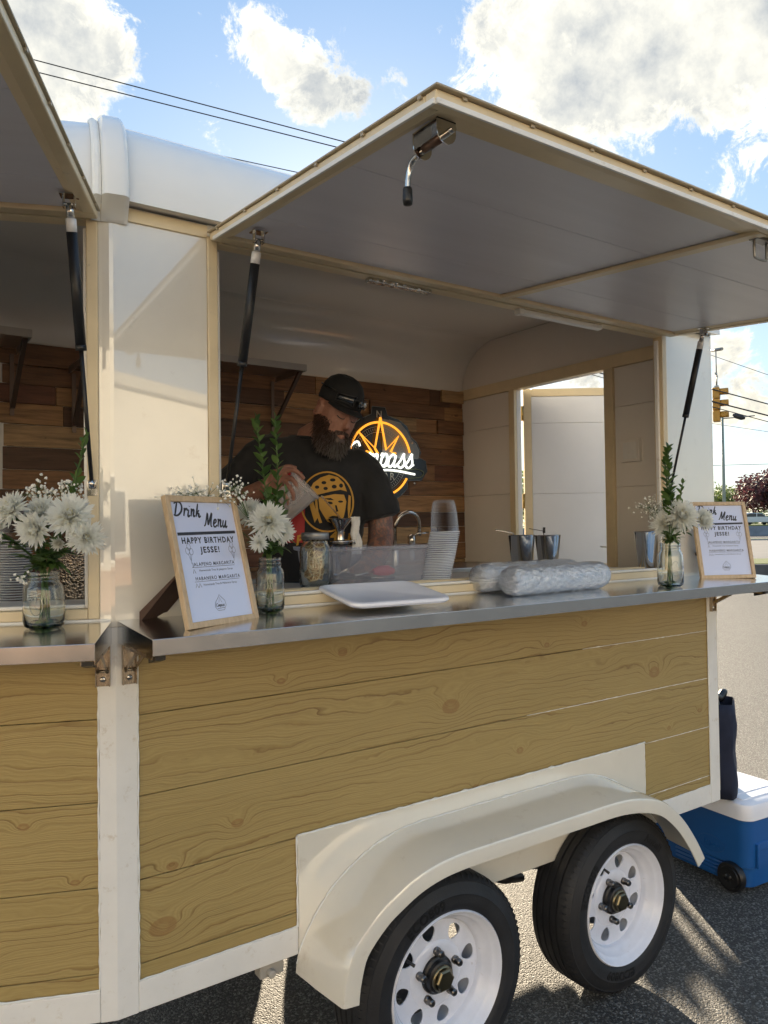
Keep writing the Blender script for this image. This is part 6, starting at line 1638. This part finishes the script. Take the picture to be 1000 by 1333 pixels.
# cap: crown, short brim, band; goggles are another thing
b = B(); rings = []
for z_, sx, sy, cy_ in ((.042, .0815, .102, -.006), (.050, .0835, .104, -.008), (.080, .083, .102, -.012), (.108, .078, .094, -.016), (.132, .064, .076, -.020), (.148, .042, .050, -.022), (.155, .016, .018, -.022)):
    rings.append([H(p[0], p[1], z_+.010*(-p[1]/.1)*-.6+.002*math.sin(6*math.atan2(p[1], p[0]+1e-6))) for p in ell((0, cy_, 0), sx, sy, 32)])
b.loft(rings, caps=False); b.loft([rings[-1], [H(0, -.022, .156)]*32], caps=False)
cap = obj('cap', b, capm, man, world=False, smooth=60); md = cap.modifiers.new('s', 'SOLIDIFY'); md.thickness = .003
b = B(); rows = []
for j, ext in enumerate((0, .25, .5, .75, 1.0)):
    row = []
    for k in range(15):
        a = R(25+130*k/14); w_ = math.sin(PI*k/14)**.55
        x = math.cos(a)*(.080+.004*ext); y = -.006+math.sin(a)*.100+ext*.050*w_; zc = .050-.004-.010*ext*w_-.010*abs(math.cos(a))*ext
        row.append(H(x, y, zc))
    rows.append(row)
b.loft(rows, closed_ring=False, caps=False); o = obj('cap_brim', b, capm, cap, smooth=60); md = o.modifiers.new('s', 'SOLIDIFY'); md.thickness = .0035; md.offset = 0
gl_ = thing('sunglasses', 'dark wraparound sunglasses resting on the front of the black cap', 'sunglasses', man.location, -yaw)
lens = mat('sunglass_lens', (.015, .018, .022), .05, Coat_Weight=1.0)
for s_ in (-1, 1):
    b = B(); rows = []
    for k in range(7):
        a = R(90-s_*(6+44*k/6)); rows.append([H(math.cos(a)*.091, -.006+math.sin(a)*.114, z_) for z_ in (.062+.004*math.sin(PI*k/6), .100-.002*k)])
    b.loft(rows, closed_ring=False, caps=False); o = obj('lens', b, lens, gl_, world=False, smooth=80); md = o.modifiers.new('s', 'SOLIDIFY'); md.thickness = .004
    ed = [r[0] for r in rows]+[r[1] for r in rows[::-1]]
    obj('lens_rim', B().tube(ed, .0026, 6, closed=True), blackg, o)
    b = B(); b.tube([H(math.cos(a)*.089, -.006+math.sin(a)*.112, .091-.0002*k) for k, a in enumerate([R(90-s_*(50+q*12)) for q in range(8)])], .0028, 6); obj('temple', b, blackg, gl_, world=False)
b = B(); b.tube([H(-.012, .109, .086), H(0, .1115, .089), H(.012, .109, .086)], .003, 6); obj('bridge', b, blackg, gl_, world=False)

# t-shirt: torso and sleeves grown into one cloth surface
b = B()
SR = [(-.08, .045, .88, .185, .150), (-.08, .04, .96, .182, .150), (-.088, .030, 1.08, .190, .150), (-.088, .020, 1.20, .200, .150), (-.086, .022, 1.30, .212, .143), (-.080, .030, 1.38, .222, .125), (-.075, .034, 1.432, .178, .095), (-.080, .034, 1.466, .092, .078)]
b.loft([ell((x_, y_, z_), rx_, ry_, 28, -.11 if z_ > 1.33 else -.05, TY, .9) for x_, y_, z_, rx_, ry_ in SR])
b.tube(catmull([(-.20, .045, 1.425), (-.265, .04, 1.405), (-.335, .01, 1.325), (-.385, -.018, 1.262)], 4), [.068, .072, .074, .075, .077, .078, .080, .081, .083, .084, .085, .086, .087], 16)
b.tube(catmull([(.06, .04, 1.375), (.105, .04, 1.345), (.140, .035, 1.27), (.168, .028, 1.165)], 4), [.066, .068, .070, .071, .072, .074, .076, .078, .080, .082, .083, .084, .085], 16)
sh_ = obj('tshirt', b, shirt_m, man, world=False)
md = sh_.modifiers.new('remesh', 'REMESH'); md.mode = 'VOXEL'; md.voxel_size = .0065; md.use_smooth_shade = True
md = sh_.modifiers.new('smooth', 'SMOOTH'); md.factor = .6; md.iterations = 6
tx = bpy.data.textures.new('folds', 'CLOUDS'); tx.noise_scale = .085; tx.noise_depth = 2
md = sh_.modifiers.new('folds', 'DISPLACE'); md.texture = tx; md.strength = .022; md.mid_level = .5; md.texture_coords = 'LOCAL'
b = B(); b.tube([(p[0], p[1], p[2]-.003) for p in ell((-.080, .032, 1.466), .090, .078, 30, -.11, TY)], .006, 8, closed=True); obj('collar', b, shirt_m, sh_)
b = B()
for s_ in (-1, 1): b.tube([(-.075+s_*.085, .045, .94), (-.075+s_*.105, .04, .60), (-.075+s_*.115, .045, .42)], [.115, .10, .095], 14)
b.loft([ell((-.075, .045, z_), .175, .135, 20) for z_ in (.84, .98)]); obj('shorts', b, capm, man, world=False, smooth=60)
b = B()
for s_ in (-1, 1): b.tube([(-.075+s_*.105, .115, .045), (-.075+s_*.12, -.02, .045), (-.075+s_*.127, -.15, .032)], [.042, .050, .032], 10)
obj('shoes', b, capm, man, world=False, smooth=60)

# print on the shirt front, laid on the evaluated cloth
bpy.context.view_layer.update()
dg = bpy.context.evaluated_depsgraph_get(); ev = sh_.evaluated_get(dg); me_ = ev.to_mesh()
bvh = BVHTree.FromPolygons([v.co.copy() for v in me_.vertices], [tuple(p.vertices) for p in me_.polygons]); ev.to_mesh_clear()
def drape(name, geos, m, off, parent):
    b = B()
    for vs, fs in geos: b.add([(v[0], 0, v[1]) for v in vs], fs)
    bmesh.ops.triangulate(b.bm, faces=b.bm.faces)
    for _ in range(2):
        le = [e for e in b.bm.edges if e.calc_length() > .012]
        if le: bmesh.ops.subdivide_edges(b.bm, edges=le, cuts=1); bmesh.ops.triangulate(b.bm, faces=b.bm.faces)
    for v in b.bm.verts:
        hit = bvh.ray_cast(Vector((v.co.x, -.6, v.co.z)), Vector((0, 1, 0)))
        v.co.y = (hit[0].y if hit[0] else -.13)-off
    return obj(name, b, m, parent)
gold = mat('shirt_print_gold', (.50, .26, .03), .6); red = mat('shirt_print_red', (.36, .02, .02), .6); blk = mat('shirt_print_black', (.01, .01, .01), .7)
PX, PZ = -.018, 1.225
def E_(cx, cz, rx, rz, n=26, a0=0, a1=360, rot=0):
    o = []
    for k in range(n):
        a = R(a0+(a1-a0)*k/(n-(0 if a1-a0 == 360 else 1))); x, z = rx*math.cos(a), rz*math.sin(a); o.append((cx+x*math.cos(rot)-z*math.sin(rot), cz+x*math.sin(rot)+z*math.cos(rot)))
    return o
drape('print_ring', [poly_mesh([E_(PX, PZ, .095, .110, 40), E_(PX, PZ, .089, .104, 40)])], gold, .0030, sh_)
drape('print_banner', [poly_mesh([[(-.185, 1.335), (-.172, 1.350), (-.163, 1.338), (-.152, 1.352), (-.143, 1.338), (-.131, 1.350), (-.120, 1.335), (-.105, 1.33), (-.095, 1.20), (-.10, 1.08), (-.16, 1.08), (-.175, 1.2)]])], red, .0022, sh_)
band = [(-.080, 1.265), (-.065, 1.292), (-.040, 1.312), (-.010, 1.322), (.020, 1.314), (.042, 1.292), (.052, 1.262), (.030, 1.268), (.0, 1.262), (-.03, 1.255), (-.055, 1.248)]
dots = [E_(-.052, 1.277, .008, .006, 10), E_(-.028, 1.293, .009, .006, 10), E_(.003, 1.303, .010, .006, 10), E_(-.022, 1.272, .008, .006, 10), E_(.008, 1.279, .009, .007, 10), E_(.032, 1.283, .007, .008, 10)]
drape('print_bandana', [poly_mesh([band]+dots)], gold, .0034, sh_)
face = [(-.048, 1.240), (-.02, 1.246), (.01, 1.252), (.042, 1.250), (.050, 1.225), (.046, 1.195), (.040, 1.170), (.022, 1.150), (.0, 1.145), (-.018, 1.155), (-.030, 1.175), (-.044, 1.20)]
eye = [E_(-.008, 1.220, .011, .005, 10, rot=-.1), E_(.030, 1.225, .009, .004, 10), [(-.014, 1.168), (.0, 1.174), (.022, 1.172), (.028, 1.165), (.010, 1.161)], [(.010, 1.212), (.016, 1.212), (.022, 1.190), (.014, 1.188)], [(-.030, 1.236), (-.004, 1.238), (.008, 1.230), (-.01, 1.231)]]
drape('print_face', [poly_mesh([face]+eye)], gold, .0034, sh_)
drape('print_hair', [poly_mesh([[(-.085, 1.25), (-.07, 1.24), (-.058, 1.20), (-.05, 1.17), (-.062, 1.15), (-.07, 1.18), (-.078, 1.21)]]), poly_mesh([[(-.060, 1.235), (-.052, 1.235), (-.048, 1.19), (-.036, 1.15), (-.045, 1.148), (-.056, 1.18)]]), poly_mesh([[(.058, 1.25), (.066, 1.245), (.064, 1.20), (.056, 1.16), (.054, 1.20)]])], gold, .0034, sh_)
tv, tf_ = text_geo('Pirate 4 Life', .046, bold=.0018, shear=.15); tv = [(v[0]+PX, v[1]+1.088-.35*(v[0])**2*4, 0) for v in tv]
drape('print_text', [(tv, tf_)], gold, .0036, sh_)

# tipped plastic jug in his hand
MW = Matrix.Translation(man.location) @ Matrix.Rotation(-yaw, 4, 'Z')
a_ = Vector((-.200, -.235, 1.165)); c_ = Vector((-.078, -.240, 1.282)); jd = (c_-a_).normalized()
jug = thing('plastic_pitcher', 'milky plastic container tipped in the hand of the man', 'container', MW @ a_)
Qj = (MW.to_3x3() @ jd).to_track_quat('Z', 'Y').to_matrix().to_4x4()
b = B(); b.lathe([(0, 0), (.044, 0), (.048, .004), (.060, .155), (.064, .158), (.064, .168), (.060, .168), (.0585, .157), (.046, .006), (0, .003)], n=36); b.bm.transform(Qj); jb = obj('pitcher_body', b, frost2, jug, world=False, smooth=40)
b = B(); b.lathe([(0, .008), (.0455, .008), (.052, .075), (.045, .10), (0, .085)], n=30); b.bm.transform(Qj); obj('drink', b, varied(mat('brown_drink', (.20, .13, .085), .3), 8, .1), jb)
# pour, shaker and strainer
spout = Vector((-.026, -.245, 1.238)); spout_w = MW @ spout
fx, fy = 0.872, 0.335
fn = thing('strainer_funnel', 'steel funnel on top of the shaker, in front of the man', 'funnel', (fx, fy, 1.690))
b = B(); b.lathe([(.030, 0), (.034, .004), (.030, .010), (.015, .018), (.012, .045), (.018, .060), (.040, .088), (.043, .094), (.040, .095), (.016, .063), (.009, .045), (.010, .016), (.026, .004)], n=32); obj('cone', b, chrome, fn, world=False, smooth=50)
b = B(); b.tube([(.034*math.cos(2*PI*k/20), .034*math.sin(2*PI*k/20), .012) for k in range(20)], .004, 6, closed=True); b.tube([(.034, 0, .012), (.052, -.01, .014), (.055, -.01, .002)], .0035, 6); obj('ring', b, chrome, fn, world=False)
tin('steel shaker under the funnel, behind the plastic bin', fx, fy, 1.5565, .032, .042, .1325, 'steel shaker tins')
b = B(); b.tube(catmull([spout_w, spout_w+Vector((.010, -.004, -.012)), Vector((fx, fy, 1.785)), Vector((fx, fy, 1.76))], 5), [.0045]*4+[.003]*12, 7)
o = obj('poured_drink', b, mat('poured_liquid', (.75, .62, .48), .05, Transmission_Weight=.8), None); tag(o, 'thin stream of drink falling from the tipped container into the funnel', 'liquid')
# white towel hanging behind the shaker
tw = varied(mat('white_towel', (.75, .74, .70), .9), 30, .1, .1, .6, 200)
b = B(); rows = []; rt3 = random.Random(2)
for i in range(10):
    u = i/9; rows.append([(-.018+.036*j/7+.004*math.sin(i*1.2+j), .006*math.sin(j*1.9+i*.5), .135-.135*u) for j in range(8)])
b.loft(rows, closed_ring=False, caps=False); o = obj('towel_cloth', b, tw, thing('bar_towel', 'crumpled white towel standing behind the steel funnel', 'towel', (.945, .345, 1.655)), world=False); md = o.modifiers.new('s', 'SOLIDIFY'); md.thickness = .006
